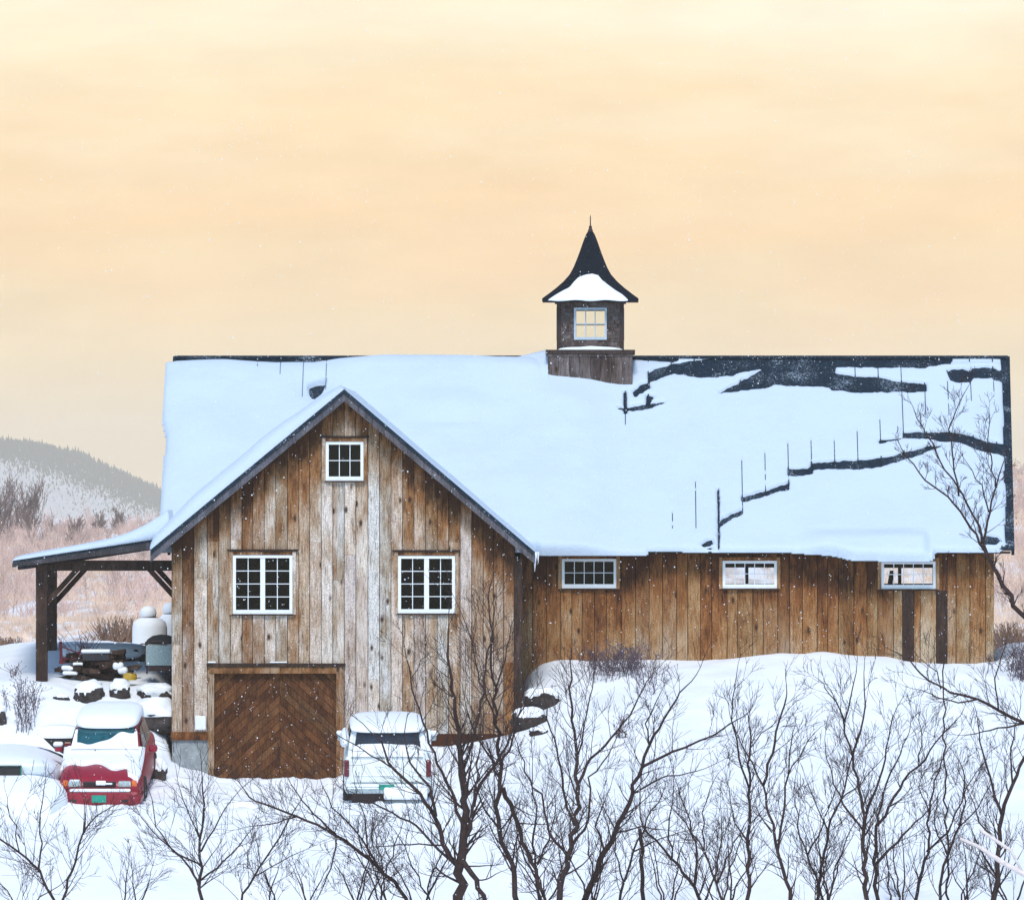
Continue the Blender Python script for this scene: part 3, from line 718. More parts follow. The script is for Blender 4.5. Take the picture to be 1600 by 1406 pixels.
# ---- long wing, front wall
WX0, WX1 = aX(812, P), aX(1553, P)
wing_rects = [(878,963,873,919), (1129,1214,876,919), (1377,1462,877,920)]
wholes = [hx(*r_, P) for r_ in wing_rects]
rw = random.Random(12); edges = []; x = 812
while x < 1553: edges.append(x); x += rw.uniform(16, 25)
for s_ in (1410, 1428, 1463, 1480, 1540):                  # the dark replacement boards stand out
    edges = [e for e in edges if abs(e-s_) > 9]+[s_]
edges = sorted(edges)+[1553]
wt = []
for a, b in zip(edges, edges[1:]):
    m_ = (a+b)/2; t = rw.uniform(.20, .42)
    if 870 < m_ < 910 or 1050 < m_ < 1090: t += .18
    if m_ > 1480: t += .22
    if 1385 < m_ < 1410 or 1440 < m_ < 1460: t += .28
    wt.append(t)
ez = aZ(866, P)
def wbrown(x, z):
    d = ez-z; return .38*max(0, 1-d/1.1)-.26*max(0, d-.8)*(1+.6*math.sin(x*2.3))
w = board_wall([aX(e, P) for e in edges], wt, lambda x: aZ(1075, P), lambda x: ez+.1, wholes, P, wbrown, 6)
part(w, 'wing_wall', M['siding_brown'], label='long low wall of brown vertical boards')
w = MB()
for a, b in ((1410, 1428), (1463, 1480)): w.cut(); w.box(aX(a, P)+.004, aX(b, P)-.004, P-.042, P-.031, aZ(1070, P), aZ(922 if a > 1420 else 924, P), tone=.1, rnd=.4)
part(w, 'dark_board', M['timber'], label='dark grey board near the right end of the long wall')
w = MB(); backing(w, WX0, WX1, lambda x: aZ(1075, P), lambda x: ez+.1, wholes, P+.025, P+.10)
BYb = P+9.6; bholes = [(aX(1120, BYb), aX(1222, BYb), aZ(930, BYb), aZ(886.5, BYb)), (aX(1374, BYb), aX(1457, BYb), aZ(935, BYb), aZ(887, BYb))]
backing(w, aX(290, P), aX(1545, P), lambda x: 0, lambda x: ez+.1, bholes, BYb-.12, BYb)
w.box(WX1-.10, WX1, P+.10, BYb-.12, aZ(1075, P), ez+.1); w.box(aX(285, P), aX(285, P)+.1, P+.1, BYb-.12, 0, ez+.1)
w.box(aX(285, P)+.1, WX1-.1, P+.10, BYb-.12, aZ(1080, P)-.1, aZ(1080, P))
part(w, 'wing_sheathing', M['void'])
w = MB()
for px in (1167, 1406): w.cut(); w.box(aX(px-2.5, 8), aX(px+2.5, 8), 8, 8.2, aZ(1075, P), ez+.1, tone=.1, rnd=.4)
for px0, px1 in ((1128, 1216), (1376, 1462)): w.cut(); w.box(aX(px0, BYb), aX(px1, BYb), BYb-.16, BYb-.13, aZ(913, BYb)-.012, aZ(911.5, BYb)+.0, tone=.1, rnd=.4)
w.cut(); w.bar(at(1390, 916, 7), at(1394, 893, 7.2), .08, .08, tone=.1, rnd=.2)
part(w, 'inner_post', M['timber'])
for r_, l_ in zip(wing_rects, ('ten-pane window of the long wall nearest the gable wing', 'middle ten-pane window of the long wall, daylight showing through', 'ten-pane window of the long wall farthest right, daylight showing through')):
    window(r_, P, 5, 2, 1, fw=4.2, cap=False, casing=True, lab=l_)

# ---- main roof
MRY = P+4.8; MEY = P-.42
RZ = aZ(558, MRY); EZ = aZ(857, MEY); rx0, rx1 = aX(275, MRY), aX(1573, MRY)
tanm = (RZ-EZ)/(MRY-MEY); SL = math.hypot(RZ-EZ, MRY-MEY); vd = Vector((0, MEY-MRY, EZ-RZ)).normalized(); nd_ = Vector((0, vd.z, -vd.y)); nd_ = nd_ if nd_.z > 0 else -nd_
def roof_plane(u, v, h): return Vector((rx0+u, MRY, RZ))+vd*v+nd_*h
w = MB(); th = .05; INS = .11
for sgn in (1, -1):
    q = []
    for (xx, v_, h_) in ((rx0,0,0),(rx1,0,0),(rx1-INS,SL,0),(rx0+INS,SL,0),(rx0,0,-th),(rx1,0,-th),(rx1-INS,SL,-th),(rx0+INS,SL,-th)):
        p = Vector((xx, MRY, RZ))+vd*v_+nd_*h_
        if sgn < 0: p.y = 2*MRY-p.y
        q.append(p)
    w.add(q, [(0,1,2,3),(7,6,5,4),(0,4,5,1),(1,5,6,2),(2,6,7,3),(3,7,4,0)])
def raw_u(gx, a, b):
    py = 540+(a+b)/2/2.667; s_ = (VY-py)/F; Y = (RZ-MRY*tanm-ZC-s_*D0)/(s_-tanm); return aX(1000+gx/2.667, Y)-rx0
SEAM0, SEAMD = raw_u(619, 500, 580), .4665
sx = rx0+SEAM0+SEAMD*math.floor((rx1-rx0-.15-SEAM0)/SEAMD)                                               # standing seams every 0.46 m, as the cracks show
while sx > rx0+.12:
    a = Vector((sx, MRY, RZ))+vd*.02+nd_*.012; b = Vector((sx, MRY, RZ))+vd*(SL-.01)+nd_*.012; w.bar(a, b, .022, .036); sx -= SEAMD
roof = part(w, 'roof', M['roof'])
w = MB(); w.box(rx0-.02, rx1+.02, MRY-.09, MRY+.09, RZ-.035, RZ+.03); part(w, 'ridge_cap', M['roof'], roof)
w = MB()
for xx in (rx1+.002, rx0-.062):
    q = [Vector((xx+dx-(INS*v_/SL if xx > 0 else -INS*v_/SL), MRY, RZ))+vd*v_+nd_*h_ for dx in (0, .06) for v_, h_ in ((0, .02), (SL, .02), (SL, -.16), (0, -.16))]
    w.add(q, [(0,1,2,3),(7,6,5,4),(0,4,5,1),(1,5,6,2),(2,6,7,3),(3,7,4,0)])
    w.cut()
part(w, 'rake_trim', M['roof'], roof)
w = MB(); w.box(aX(838, MEY), rx1-.13, MEY+.03, MEY+.06, EZ-.10, EZ-.055, tone=-.1, rnd=.4); part(w, 'eave_board', M['timber'], roof)
# gable end triangles of the long wing
w = MB()
for xx in (rx1-.42, rx0+.30):
    w.cut(); w.add([(xx, MEY+.45, EZ+.1), (xx, 2*MRY-MEY-.45, EZ+.1), (xx, MRY, RZ-.15), (xx+.08, MEY+.45, EZ+.1), (xx+.08, 2*MRY-MEY-.45, EZ+.1), (xx+.08, MRY, RZ-.15)], [(0,1,2),(5,4,3),(0,3,4,1),(1,4,5,2),(2,5,3,0)])
part(w, 'end_wall', M['void'])

# ---- roof of the gable wing
w = MB(); yb_r = MRY-(RZ-PK.z)/tanm
def slab(pts, t):
    n = len(pts); return [Vector(p) for p in pts]+[Vector(p)-Vector((0,0,t)) for p in pts], [tuple(range(n)), tuple(reversed(range(n, 2*n)))]+[(i, i+n, (i+1) % n+n, (i+1) % n) for i in range(n)]
for E in (EL, ER):
    ybe = MRY-(RZ-E.z)/tanm
    v_, f_ = slab([(PK.x, RY, PK.z), (E.x, RY, E.z), (E.x, ybe, E.z), (PK.x, yb_r, PK.z)], .07); w.add(v_, f_)
groof = part(w, 'gable_roof', M['roof'])
w = MB()
for E in (EL, ER):
    s_ = 1 if E.x > PK.x else -1; dx_ = s_*.0; w.cut()
    w.prism([(PK.x+dx_, PK.z-.072), (E.x, E.z-.072), (E.x+s_*0, E.z-.072-.155), (PK.x, PK.z-.072-.155)], RY-.02, RY+.04, tone=.42, rnd=.45 if s_ > 0 else .7)
part(w, 'rake_board', M['fascia'], groof)
w = MB()
for E in (EL, ER):
    w.cut(); w.prism([(PK.x, PK.z+.012), (E.x, E.z+.012), (E.x, E.z-.068), (PK.x, PK.z-.068)], RY-.05, RY-.003)
part(w, 'drip_edge', M['roof'], groof)
w = MB(); v_, f_ = [], []
for E in (EL, ER):
    a = [(PK.x, RY+.04, PK.z-.08), (E.x, RY+.04, E.z-.08), (E.x, .0, E.z-.08), (PK.x, 0, PK.z-.08)]; v_, f_ = slab(a, .03); w.cut(); w.add(v_, f_, tone=.1, rnd=.3)
part(w, 'soffit', M['siding_brown'], groof)

# ---- snow lying on a roof plane: a closed sheet whose height goes below the roof where the roof is bare
def snow_sheet(name, o, ud, vdir, n, us, vs_, hf, parent, mtl, label=None, below=-.05):
    U, V = np.meshgrid(us, vs_); H = hf(U, V); nu, nv = len(us), len(vs_); bare = (H <= -.0395).ravel()
    o, ud, vdir, n = map(lambda a: np.array(a, float), (o, ud, vdir, n))
    top = o+U[..., None]*ud+V[..., None]*vdir+H[..., None]*n
    bot = o+U[..., None]*ud+V[..., None]*vdir+np.minimum(below, H-.004)[..., None]*n
    vv = np.concatenate([top.reshape(-1, 3), bot.reshape(-1, 3)])-np.array([BX, BY, BZ]); N_ = nu*nv
    i = np.arange((nu-1)*(nv-1)); a = (i//(nu-1))*nu+i % (nu-1)
    f = [np.stack([a, a+1, a+nu+1, a+nu], 1), np.stack([a+nu, a+nu+1, a+1, a], 1)+N_]
    e = np.arange(nu-1); f.append(np.stack([e, e+N_, e+1+N_, e+1], 1)); b = e+(nv-1)*nu; f.append(np.stack([b+1, b+1+N_, b+N_, b], 1))
    e = np.arange(nv-1)*nu; f.append(np.stack([e+nu, e+nu+N_, e+N_, e], 1)); b = e+nu-1; f.append(np.stack([b, b+N_, b+nu+N_, b+nu], 1))
    f = [np.concatenate(f)]; f = [f[0][~bare[f[0] % N_].all(1)]]; used = np.unique(f[0]); rm = -np.ones(2*N_, int); rm[used] = np.arange(len(used)); vv = vv[used]; f = [rm[f[0]]]
    me_ = bpy.data.meshes.new(name); me_.from_pydata(vv.tolist(), [], np.concatenate(f).tolist()); me_.update()
    bm = bmesh.new(); bm.from_mesh(me_); bmesh.ops.recalc_face_normals(bm, faces=bm.faces[:]); bm.to_mesh(me_); bm.free()
    me_.polygons.foreach_set('use_smooth', [True]*len(me_.polygons)); me_.materials.append(mtl)
    ob = bpy.data.objects.new(name, me_); COL.objects.link(ob); ob.parent = parent
    if label: ob['label'] = label
    return ob
def poly_sd(px, py, poly):
    """signed distance to a polygon, negative inside"""
    x, y = px, py; d = np.full(x.shape, 1e9); ins = np.zeros(x.shape, bool)
    for (x0, y0), (x1, y1) in zip(poly, poly[1:]+poly[:1]):
        ex, ey = x1-x0, y1-y0; L2 = ex*ex+ey*ey+1e-9; t = np.clip(((x-x0)*ex+(y-y0)*ey)/L2, 0, 1)
        d = np.minimum(d, np.hypot(x-x0-t*ex, y-y0-t*ey))
        c = ((y0 > y) != (y1 > y)) & (x < (x1-x0)*(y-y0)/((y1-y0) if y1 != y0 else 1e-9)+x0); ins ^= c
    return np.where(ins, -d, d)
def C4(*p): return [(1000+a/2.667, 540+b/2.667) for a, b in p]
CR = [
 C4((36,112),(60,98),(135,74),(400,40),(1300,40),(1290,70),(1200,84),(1190,90),(1095,86),(1000,86),(900,84),(815,86),(808,110),(900,128),(1000,130),(1090,150),(1190,156),(1192,188),(1090,188),(1000,189),(900,190),(800,180),(790,168),(715,166),(640,164),(560,158),(520,172),(450,180),(330,193),(400,160),(470,118),(512,98),(505,92),(440,104),(380,122),(300,128),(240,128),(180,118),(140,112),(100,122),(60,142),(36,150)),
 C4((1282,105),(1300,94),(1350,96),(1378,108),(1384,90),(1440,88),(1478,92),(1500,104),(1532,80),(1532,145),(1478,140),(1470,130),(1386,132),(1376,148),(1320,150),(1296,140)),
 C4((1000,394),(1098,380),(1100,360),(1200,357),(1290,357),(1340,364),(1390,376),(1440,396),(1532,412),(1532,456),(1500,450),(1440,440),(1390,424),(1330,400),(1250,396),(1200,382),(1100,380),(1000,402)),
 C4((1252,412),(1200,418),(1150,430),(1100,440),(1050,458),(1000,466),(900,474),(800,480),(716,486),(716,500),(690,508),(650,514),(618,510),(618,538),(650,543),(690,536),(716,530),(716,514),(800,511),(930,510),(1000,500),(1050,488),(1100,472),(1150,455),(1200,434),(1250,420)),
 C4((424,640),(425,628),(480,616),(540,600),(580,582),(620,568),(620,596),(580,604),(540,619),(480,636),(430,650)),
 C4((328,742),(340,722),(380,700),(424,684),(424,704),(380,720),(350,738),(330,754)),
 C4((325,600),(328,600),(329,860),(325,860)),
 C4((258,826),(275,810),(300,808),(304,824),(280,830),(262,832)), C4((250,850),(290,838),(326,848),(326,870),(250,868)),
 C4((1420,800),(1440,788),(1490,795),(1502,812),(1480,824),(1440,826)), C4((1335,846),(1370,852),(1400,845),(1410,856),(1370,866)), C4((1460,862),(1490,848),(1520,832),(1560,800),(1560,900),(1460,880)),
 [(967,637),(985,635),(1010,631),(1038,627),(1020,636),(990,640),(968,639)], [(975,612),(978,612),(979,645),(976,645)], [(990,612),(1000,602),(1014,596),(1016,605),(1004,612),(992,618)], [(1012,617),(1020,618),(1013,633),(1009,632)],
 [(483,606),(495,602),(508,600),(503,612),(497,620),(490,627),(485,618)],
]
GROOVE = [(424,625,700),(424,560,640),(714,480,520),(618,515,580),(328,690,755),(618,400,518),(714,388,490),(808,388,480),(905,350,470),(1000,300,400),(1094,188,360),(1190,156,300),(1285,140,290),(1384,132,230),(520,440,600),(424,470,630),(230,560,760),(130,690,760),(900,84,130),(1000,84,130),(1094,84,155),(1478,140,190),(-1595,66,100),(-1501,62,140),(-1405,62,222),(-1309,62,190),(-60,215,330),(-1440,150,230)]
def seam_u(gx, a, b):
    return SEAM0+SEAMD*round((raw_u(gx, a, b)-SEAM0)/SEAMD)          # the nearest standing seam
SEAM_US = sorted({seam_u(*g_) for g_ in GROOVE})
rnd_top = [(262,563),(275,562),(350,561),(430,566),(490,566),(530,561),(600,557),(720,557),(800,560),(850,560),(990,560),(1010,561),(1052,564),(1060,561)]
def main_snow(U, V):
    Pp = np.array([rx0, MRY, RZ])+U[..., None]*np.array([1., 0, 0])+V[..., None]*np.array(vd)
    k = F/(D0+Pp[..., 1]-.1); px = VX+Pp[..., 0]*k; py = VY+(ZC-Pp[..., 2]-.03)*k
    W = rx1-rx0
    T = .21+.10*fbm(U, V, .38, 31)+.018*fbm(U, V, 1.8, 33)
    T = T+.07*np.exp(-(((px-705)/55)**2+((py-640)/22)**2))*1.2
    T = T+.08*np.exp(-(((px-830)/28)**2+((py-585)/22)**2))
    T = T-.05*np.exp(-(((px-705)/34)**2+((py-668)/7)**2))
    T = T*(1-.70*sstep(900, 975, px)*(1-.75*sstep(825, 850, py)*sstep(1235, 1300, px)*(1-sstep(1440, 1456, px)))*(1-.0*px))
    T = T*(1-.7*np.exp(-(((px-494)/26)**2+((py-612)/18)**2)))
    # windblown long rounding to the left rake and the ridge
    dl = (U+.20-INS*V/SL*1.3+.06*vn(U*0, V, 1.3, 3))/1.0; T = T*np.sqrt(np.clip(1-(1-np.clip(dl, 0, 1))**2, 0, 1))
    topd = (py-interp(rnd_top, px)); T = np.where(px < 1060, T*np.sqrt(np.clip(1-(1-np.clip(topd/26, 0, 1))**2, 0, 1)), T)
    dr = (W-.10-INS*V/SL-.03*vn(U*0, V, 2, 5)-U)/.30; fr = np.sqrt(np.clip(1-(1-np.clip(dr, 0, 1))**2, 0, 1))
    T = T*fr
    T = T*np.where(px < 1060, 1, sstep(562, 570, py)*.7+.3)
    lo = SL+interp(OVER, px)*m_per_px(3)*1.45
    de = (lo-V)/.16; T = T*np.sqrt(np.clip(1-(1-np.clip(de, 0, 1))**2, 0, 1))
    sd = np.full(px.shape, 99.)
    wob = fbm(px, py, .12, 41)*1.6
    for c in CR: sd = np.minimum(sd, poly_sd(px+wob, py+wob, c))
    gr = np.zeros(px.shape); pyc = py
    for gx, a, b in GROOVE:
        y0, y1 = 540+a/2.667, 540+b/2.667; gr = np.maximum(gr, (np.abs(U-seam_u(gx, a, b)) < .0075)*sstep(y0-2, y0+10, py)*(1-sstep(y1-1, y1+2, py)))
    f = sstep(-.8, 3.2, sd)
    bare = (dl <= 0) | (topd <= 0) & (px < 1060) | (dr <= 0) | (de <= 0)
    gr = gr*sstep(-.55, -.05, vn(py, px, .11, 3)+.25); f = f*(1-gr); h = -.04+(T+.04)*f
    return np.where(bare, -.04, h)
OVER = [(262,4),(836,4),(845,9),(1000,8),(1010,8),(1013,2),(1225,3),(1260,6),(1300,9),(1330,17),(1400,20),(1452,19),(1457,18),(1461,4),(1580,3)]
W_ = rx1-rx0
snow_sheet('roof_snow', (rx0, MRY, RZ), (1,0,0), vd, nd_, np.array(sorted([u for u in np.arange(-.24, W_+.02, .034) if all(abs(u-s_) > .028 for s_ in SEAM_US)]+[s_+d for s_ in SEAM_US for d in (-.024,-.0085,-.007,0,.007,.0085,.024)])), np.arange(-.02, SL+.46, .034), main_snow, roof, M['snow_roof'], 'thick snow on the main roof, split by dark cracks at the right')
vb = Vector((0, -vd.y, vd.z)); nb = Vector((0, -nd_.y, nd_.z))
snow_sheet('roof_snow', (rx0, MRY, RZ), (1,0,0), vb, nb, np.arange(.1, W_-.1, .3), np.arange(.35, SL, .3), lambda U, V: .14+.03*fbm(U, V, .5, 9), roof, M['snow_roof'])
# gable wing slopes: u runs back from the rake, v runs down the slope
for E, s_ in ((EL, -1), (ER, 1)):
    sv = Vector((E.x-PK.x, 0, E.z-PK.z)); Ls = sv.length; sv.normalize(); sn = Vector((-sv.z*s_, 0, sv.x*s_)); sn = sn if sn.z > 0 else -sn
    def gh_(U, V, s_=s_, Ls=Ls):
        t = V/Ls
        if s_ < 0: T = (.12+.20*np.sin(np.clip(t, 0, 1)*math.pi)**.7+.03*fbm(U, V, 1.1, 51)); set_ = .02
        else: T = .028+.012*fbm(U, V, 1.1, 61)+.03*sstep(.6, 3.2, U); set_ = .16
        d = (U-set_)/.5; T = T*np.sqrt(np.clip(1-(1-np.clip(d, 0, 1))**2, 0, 1))
        e = (Ls+.02-V)/.3; T = T*np.sqrt(np.clip(1-(1-np.clip(e, 0, 1))**2, 0, 1))
        return np.where((d <= 0) | (e <= 0), -.04, T)
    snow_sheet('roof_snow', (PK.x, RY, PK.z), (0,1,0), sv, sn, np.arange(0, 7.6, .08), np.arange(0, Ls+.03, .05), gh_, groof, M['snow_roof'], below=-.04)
# icicle at the valley and eave
w = MB(); w.tube([at(836, 862, -.3), at(836, 874, -.3), at(835.5, 893, -.3)], [.06, .028, .004], 7); w.cut(); w.tube([at(840, 862, -.25), at(841, 880, -.25)], [.035, .004], 6)
part(w, 'icicle', M['ice'], groof, smooth=True)

# ---- cupola
cY = MRY; cx = aX(922.5, cY); hb = 66*m_per_px(cY-.8); w = MB(); rr = random.Random(9)
zb0, zb1 = aZ(640, cY), aZ(553, cY-hb)
n = 8
for k in range(n):
    a, b = cx-hb+2*hb*k/n+.004, cx-hb+2*hb*(k+1)/n-.004; t = rr.uniform(.0, .5); o_ = rr.uniform(0, .008)
    w.box(a, b, cY-hb-o_, cY-hb+.03, zb0, zb1, tone=t, rnd=rr.random()); w.box(a, b, cY+hb-.03, cY+hb+o_, zb0, zb1, tone=t, rnd=rr.random())
    ya, yb2 = cY-hb+.032+(2*hb-.064)*k/n, cY-hb+.032+(2*hb-.064)*(k+1)/n-.006
    for s_ in (-1, 1): w.box(*(sorted((cx+s_*hb, cx+s_*(hb-.03)))), ya, yb2, zb0, zb1, tone=t, rnd=rr.random())
cup = part(w, 'cupola', M['cupola_wood'], label='small square wooden cupola astride the ridge')
w = MB(); hc = hb+.05; w.box(cx-hc, cx+hc, cY-hc, cY+hc, zb1+.002, aZ(546.5, cY-hc), tone=-.2, rnd=.5); w.box(cx-hb-.02, cx+hb+.02, cY-hb-.02, cY+hb+.02, zb1-.05, zb1, tone=.35, rnd=.4); part(w, 'cap_trim', M['cupola_wood'], cup)
hu = 51*m_per_px(cY); z0u, z1u = aZ(546.5, cY-hc)+.001, aZ(472, cY)
# upper box: shingled walls with a window opening on each side
w = MB(); ww, wz0, wz1 = 25.5*m_per_px(cY), aZ(531, cY-hu), aZ(481, cY-hu)
zz = z0u; row = 0
def ring_course(z_a, z_b, off, tone):
    for fy in (-1, 1):
        for ax in (0, 1):
            segs = [(-hu, hu)]
            if z_b > wz0+.035 and z_a < wz1-.035: segs = [(-hu, -ww), (ww, hu)]
            for a, b in segs:
                k = a
                while k < b-.01:
                    k2 = min(k+rr.uniform(.11, .17), b)
                    t_ = tone+rr.uniform(-.15, .15); r_ = rr.random(); e0, e1 = hu-.03, hu+off
                    if ax == 0: w.box(cx+k, cx+k2-.004, *(sorted((cY+fy*e0, cY+fy*e1))), z_a, z_b, tone=t_, rnd=r_)
                    else: w.box(*(sorted((cx+fy*e0, cx+fy*e1))), cY+max(k, -hu+.03), cY+min(k2-.004, hu-.03), z_a, z_b, tone=t_, rnd=r_)
                    k = k2
hs = (z1u-z0u)/13
for k in range(13): ring_course(z0u+k*hs, z0u+(k+1)*hs-.004, .004+.006*(k % 2), .3)
for sx_ in (-1, 1):
    for sy_ in (-1, 1):
        w.box(*(sorted((cx+sx_*(hu-.07), cx+sx_*(hu+.018)))), *(sorted((cY+sy_*(hu-.07), cY+sy_*(hu+.018)))), z0u, z1u, tone=-.05, rnd=.5)
part(w, 'upper_box', M['cupola_wood'], cup)
w = MB(); gl = MB(); fwm = 3.2*m_per_px(cY)
for fy in (-1, 1):
    w.cut(); gl.cut(); ya, yb2 = sorted((cY+fy*(hu-.02), cY+fy*(hu+.025)))
    w.box(cx-ww, cx-ww+fwm, ya, yb2, wz0, wz1); w.box(cx+ww-fwm, cx+ww, ya, yb2, wz0, wz1); w.box(cx-ww+fwm, cx+ww-fwm, ya, yb2, wz0, wz0+fwm*1.3); w.box(cx-ww+fwm, cx+ww-fwm, ya, yb2, wz1-fwm, wz1)
    for q in (-1, 1): w.box(cx+q*(ww-fwm)/3-.009, cx+q*(ww-fwm)/3+.009, ya+.01, yb2-.01, wz0+fwm*1.3, wz1-fwm)
    w.box(cx-ww+fwm, cx+ww-fwm, ya+.012, yb2-.012, (wz0+wz1)/2-.009, (wz0+wz1)/2+.009); gl.box(cx-ww+fwm, cx+ww-fwm, cY+fy*hu-.002, cY+fy*hu+.002, wz0+fwm, wz1-fwm)
    # windows on the other two sides
    xa, xb = sorted((cx+fy*(hu-.02), cx+fy*(hu+.025))); w.cut()
    w.box(xa, xb, cY-ww, cY-ww+fwm, wz0, wz1); w.box(xa, xb, cY+ww-fwm, cY+ww, wz0, wz1); w.box(xa, xb, cY-ww+fwm, cY+ww-fwm, wz0, wz0+fwm); w.box(xa, xb, cY-ww+fwm, cY+ww-fwm, wz1-fwm, wz1)
M['cupframe'] = m_plain('faded blue white paint', (.40,.48,.56), .6, 0, .12, 9)
part(w, 'cupola_window', M['cupframe'], cup); part(gl, 'cupola_pane', M['glass'], cup)
# bell-cast roof
prof = [(75,471.5),(75,468),(65,460.5),(53,451),(42,441),(32.5,430),(26.5,419),(22,408),(17.8,397),(14,386),(10.5,376),(7,367),(4,362)]
w = MB(); pm = m_per_px(cY); v_ = []
for h_, py in prof:
    z = aZ(py, cY); a = h_*pm; v_ += [(cx-a, cY-a, z), (cx+a, cY-a, z), (cx+a, cY+a, z), (cx-a, cY+a, z)]
fs = [(i*4+j, i*4+(j+1) % 4, (i+1)*4+(j+1) % 4, (i+1)*4+j) for i in range(len(prof)-1) for j in range(4)]+[(3,2,1,0), tuple(len(prof)*4-4+j for j in range(4))]
w.add(v_, fs); part(w, 'cupola_roof', M['shingle'], cup)
w = MB(); w.box(cx-hu-.06, cx+hu+.06, cY-hu-.06, cY+hu+.06, z1u-.03, z1u+.02, tone=-.2, rnd=.3); part(w, 'cornice', M['cupola_wood'], cup)
w = MB(); tz = aZ(362, cY); w.lathe([(.05,-.02),(.05,.03),(.03,.06),(.035,.09),(.012,.13),(.010,.30),(.003,.335)], cx, cY, tz, 10); part(w, 'finial', M['rust'], cup, smooth=40)
def slope_at(z):                                            # half width of the bell roof at height z
    zs = [aZ(b, cY) for a, b in prof][1:]; hs_ = [a*pm for a, b in prof][1:]; return float(np.interp(z, zs, hs_))
w = MB(); v_ = []; nu, nv = 41, 16; N2 = nu*nv; fs = []
topl = [(857,469.5),(868,462),(880,455),(890,450),(897,441),(904,434),(915,430),(925,428.5),(935,431),(940,438),(950,446),(962,455),(972,461),(981,469.5)]
for lay in (0, 1):
    for j in range(nv):
        for i in range(nu):
            px = 857+124*i/(nu-1); pt = np.interp(px, [a for a, b in topl], [b for a, b in topl]); py = 471.5+.9*math.sin(px*.13+1)*(j == 0)+(pt-471.5)*j/(nv-1); z = aZ(py, cY)
            edge = min(i, nu-1-i)/(nu-1)*2; tkn = .10*min(1, (edge*5)**.5)*min(1, ((nv-1-j)/(nv-1)*4+.02)**.5)*(.8+.2*vn(px, py, .2, 3)) if lay == 0 else -.02
            v_.append((aX(px, cY-slope_at(z)), cY-slope_at(max(z, aZ(468, cY)))-float(tkn), z))
fs = [(j*nu+i, j*nu+i+1, (j+1)*nu+i+1, (j+1)*nu+i) for j in range(nv-1) for i in range(nu-1)]; fs += [tuple(q+N2 for q in reversed(f)) for f in fs]
fs += [(i, i+N2, i+1+N2, i+1) for i in range(nu-1)]
w.add(v_, fs); part(w, 'cupola_snow', M['snow_small'], cup, smooth=True)
# snow along the cap of the base and drifted on its left
w = MB(); yy = cY-hc+.02; pts = [(-.66,.0),(-.6,.03),(-.45,.05),(-.2,.055),(0,.075),(.25,.06),(.45,.05),(.6,.025),(.66,0)]
w.prism([(cx+a, aZ(546.5, yy)+.001+b) for a, b in pts], yy, cY-hu-.025); part(w, 'ledge_snow', M['snow_small'], cup)
w = MB(); dx = cx-hb-.004
v_ = []; nu = 14
for j in range(12):
    for i in range(nu):
        t, s_ = i/(nu-1), j/11; u_ = (dx-.76*(1-t)-rx0); v__ = .02+1.15*s_; hgt = (.17*t**1.3*math.sin(math.pi*min(1, .12+s_*.9))**.6)*(1 if t > 0 else 0)-.02*(1-t)+.16*(t > 0)*t**.3
        v_.append(roof_plane(u_, v__, hgt if 0 < j < 11 else 0.02))
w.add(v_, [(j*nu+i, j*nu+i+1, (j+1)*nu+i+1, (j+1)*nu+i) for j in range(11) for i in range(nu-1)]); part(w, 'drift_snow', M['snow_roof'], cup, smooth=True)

# ---- porch (lean-to) on the left end
LY0, LY1 = 1.5, 6.0
lr = lambda px, py, Y: (aX(px, .7), Y, aZ(py, .7))
w = MB(); a0, b0 = at(20, 876, LY0), at(272, 838, LY0)
v_, f_ = slab([(a0.x, LY0, a0.z), (b0.x, LY0, b0.z), (b0.x, LY1, b0.z), (a0.x, LY1, a0.z)], .05); w.add(v_, f_)
porch = part(w, 'porch_roof', M['roof'])
w = MB(); w.prism([(a0.x-.01, a0.z-.052), (b0.x, b0.z-.052), (b0.x, b0.z-.19), (a0.x-.01, a0.z-.13)], LY0-.03, LY0+.03, tone=.05, rnd=.4); w.cut()
w.prism([(a0.x-.01, a0.z-.052), (b0.x, b0.z-.052), (b0.x, b0.z-.19), (a0.x-.01, a0.z-.13)], LY1-.03, LY1+.03, tone=.05, rnd=.4)
for k in range(1, 6):
    y = LY0+(LY1-LY0)*k/6; w.cut(); w.bar((a0.x+.05, y, a0.z-.12), (b0.x, y, b0.z-.12), .06, .13, tone=.1, rnd=k/7)
part(w, 'rafter', M['fascia'], porch)
PYs = (2.0, 5.4)
for k, y in enumerate(PYs):
    x0 = aX(52, 1.0); w = MB(); w.box(x0, x0+.225, y-.11, y+.11, gz(x0+.1, y)-.4, aZ(882, 1.0), tone=.15+.1*k, rnd=.3+.3*k); part(w, 'post', M['timber'], porch)
    w = MB(); w.box(x0+.226, aX(268, 1.0), y-.09, y+.09, aZ(892, 1.0), aZ(877, 1.0), tone=.1+.1*k, rnd=.6); part(w, 'beam', M['timber'], porch)
    w = MB(); w.bar((x0+.15, y, aZ(948, 1)), (aX(118, 1), y, aZ(888, 1)), .1, .10, tone=.15, rnd=.5); w.cut(); w.bar((aX(228, 1), y, aZ(888, 1)), (aX(272, 1), y, aZ(936, 1)), .1, .10, tone=.15, rnd=.2); part(w, 'brace', M['timber'], porch)
w = MB(); w.box(aX(52,1), aX(52,1)+.2, 2.115, 5.285, aZ(883,1)-.14, aZ(883,1), tone=.1, rnd=.4); part(w, 'plate_beam', M['timber'], porch)
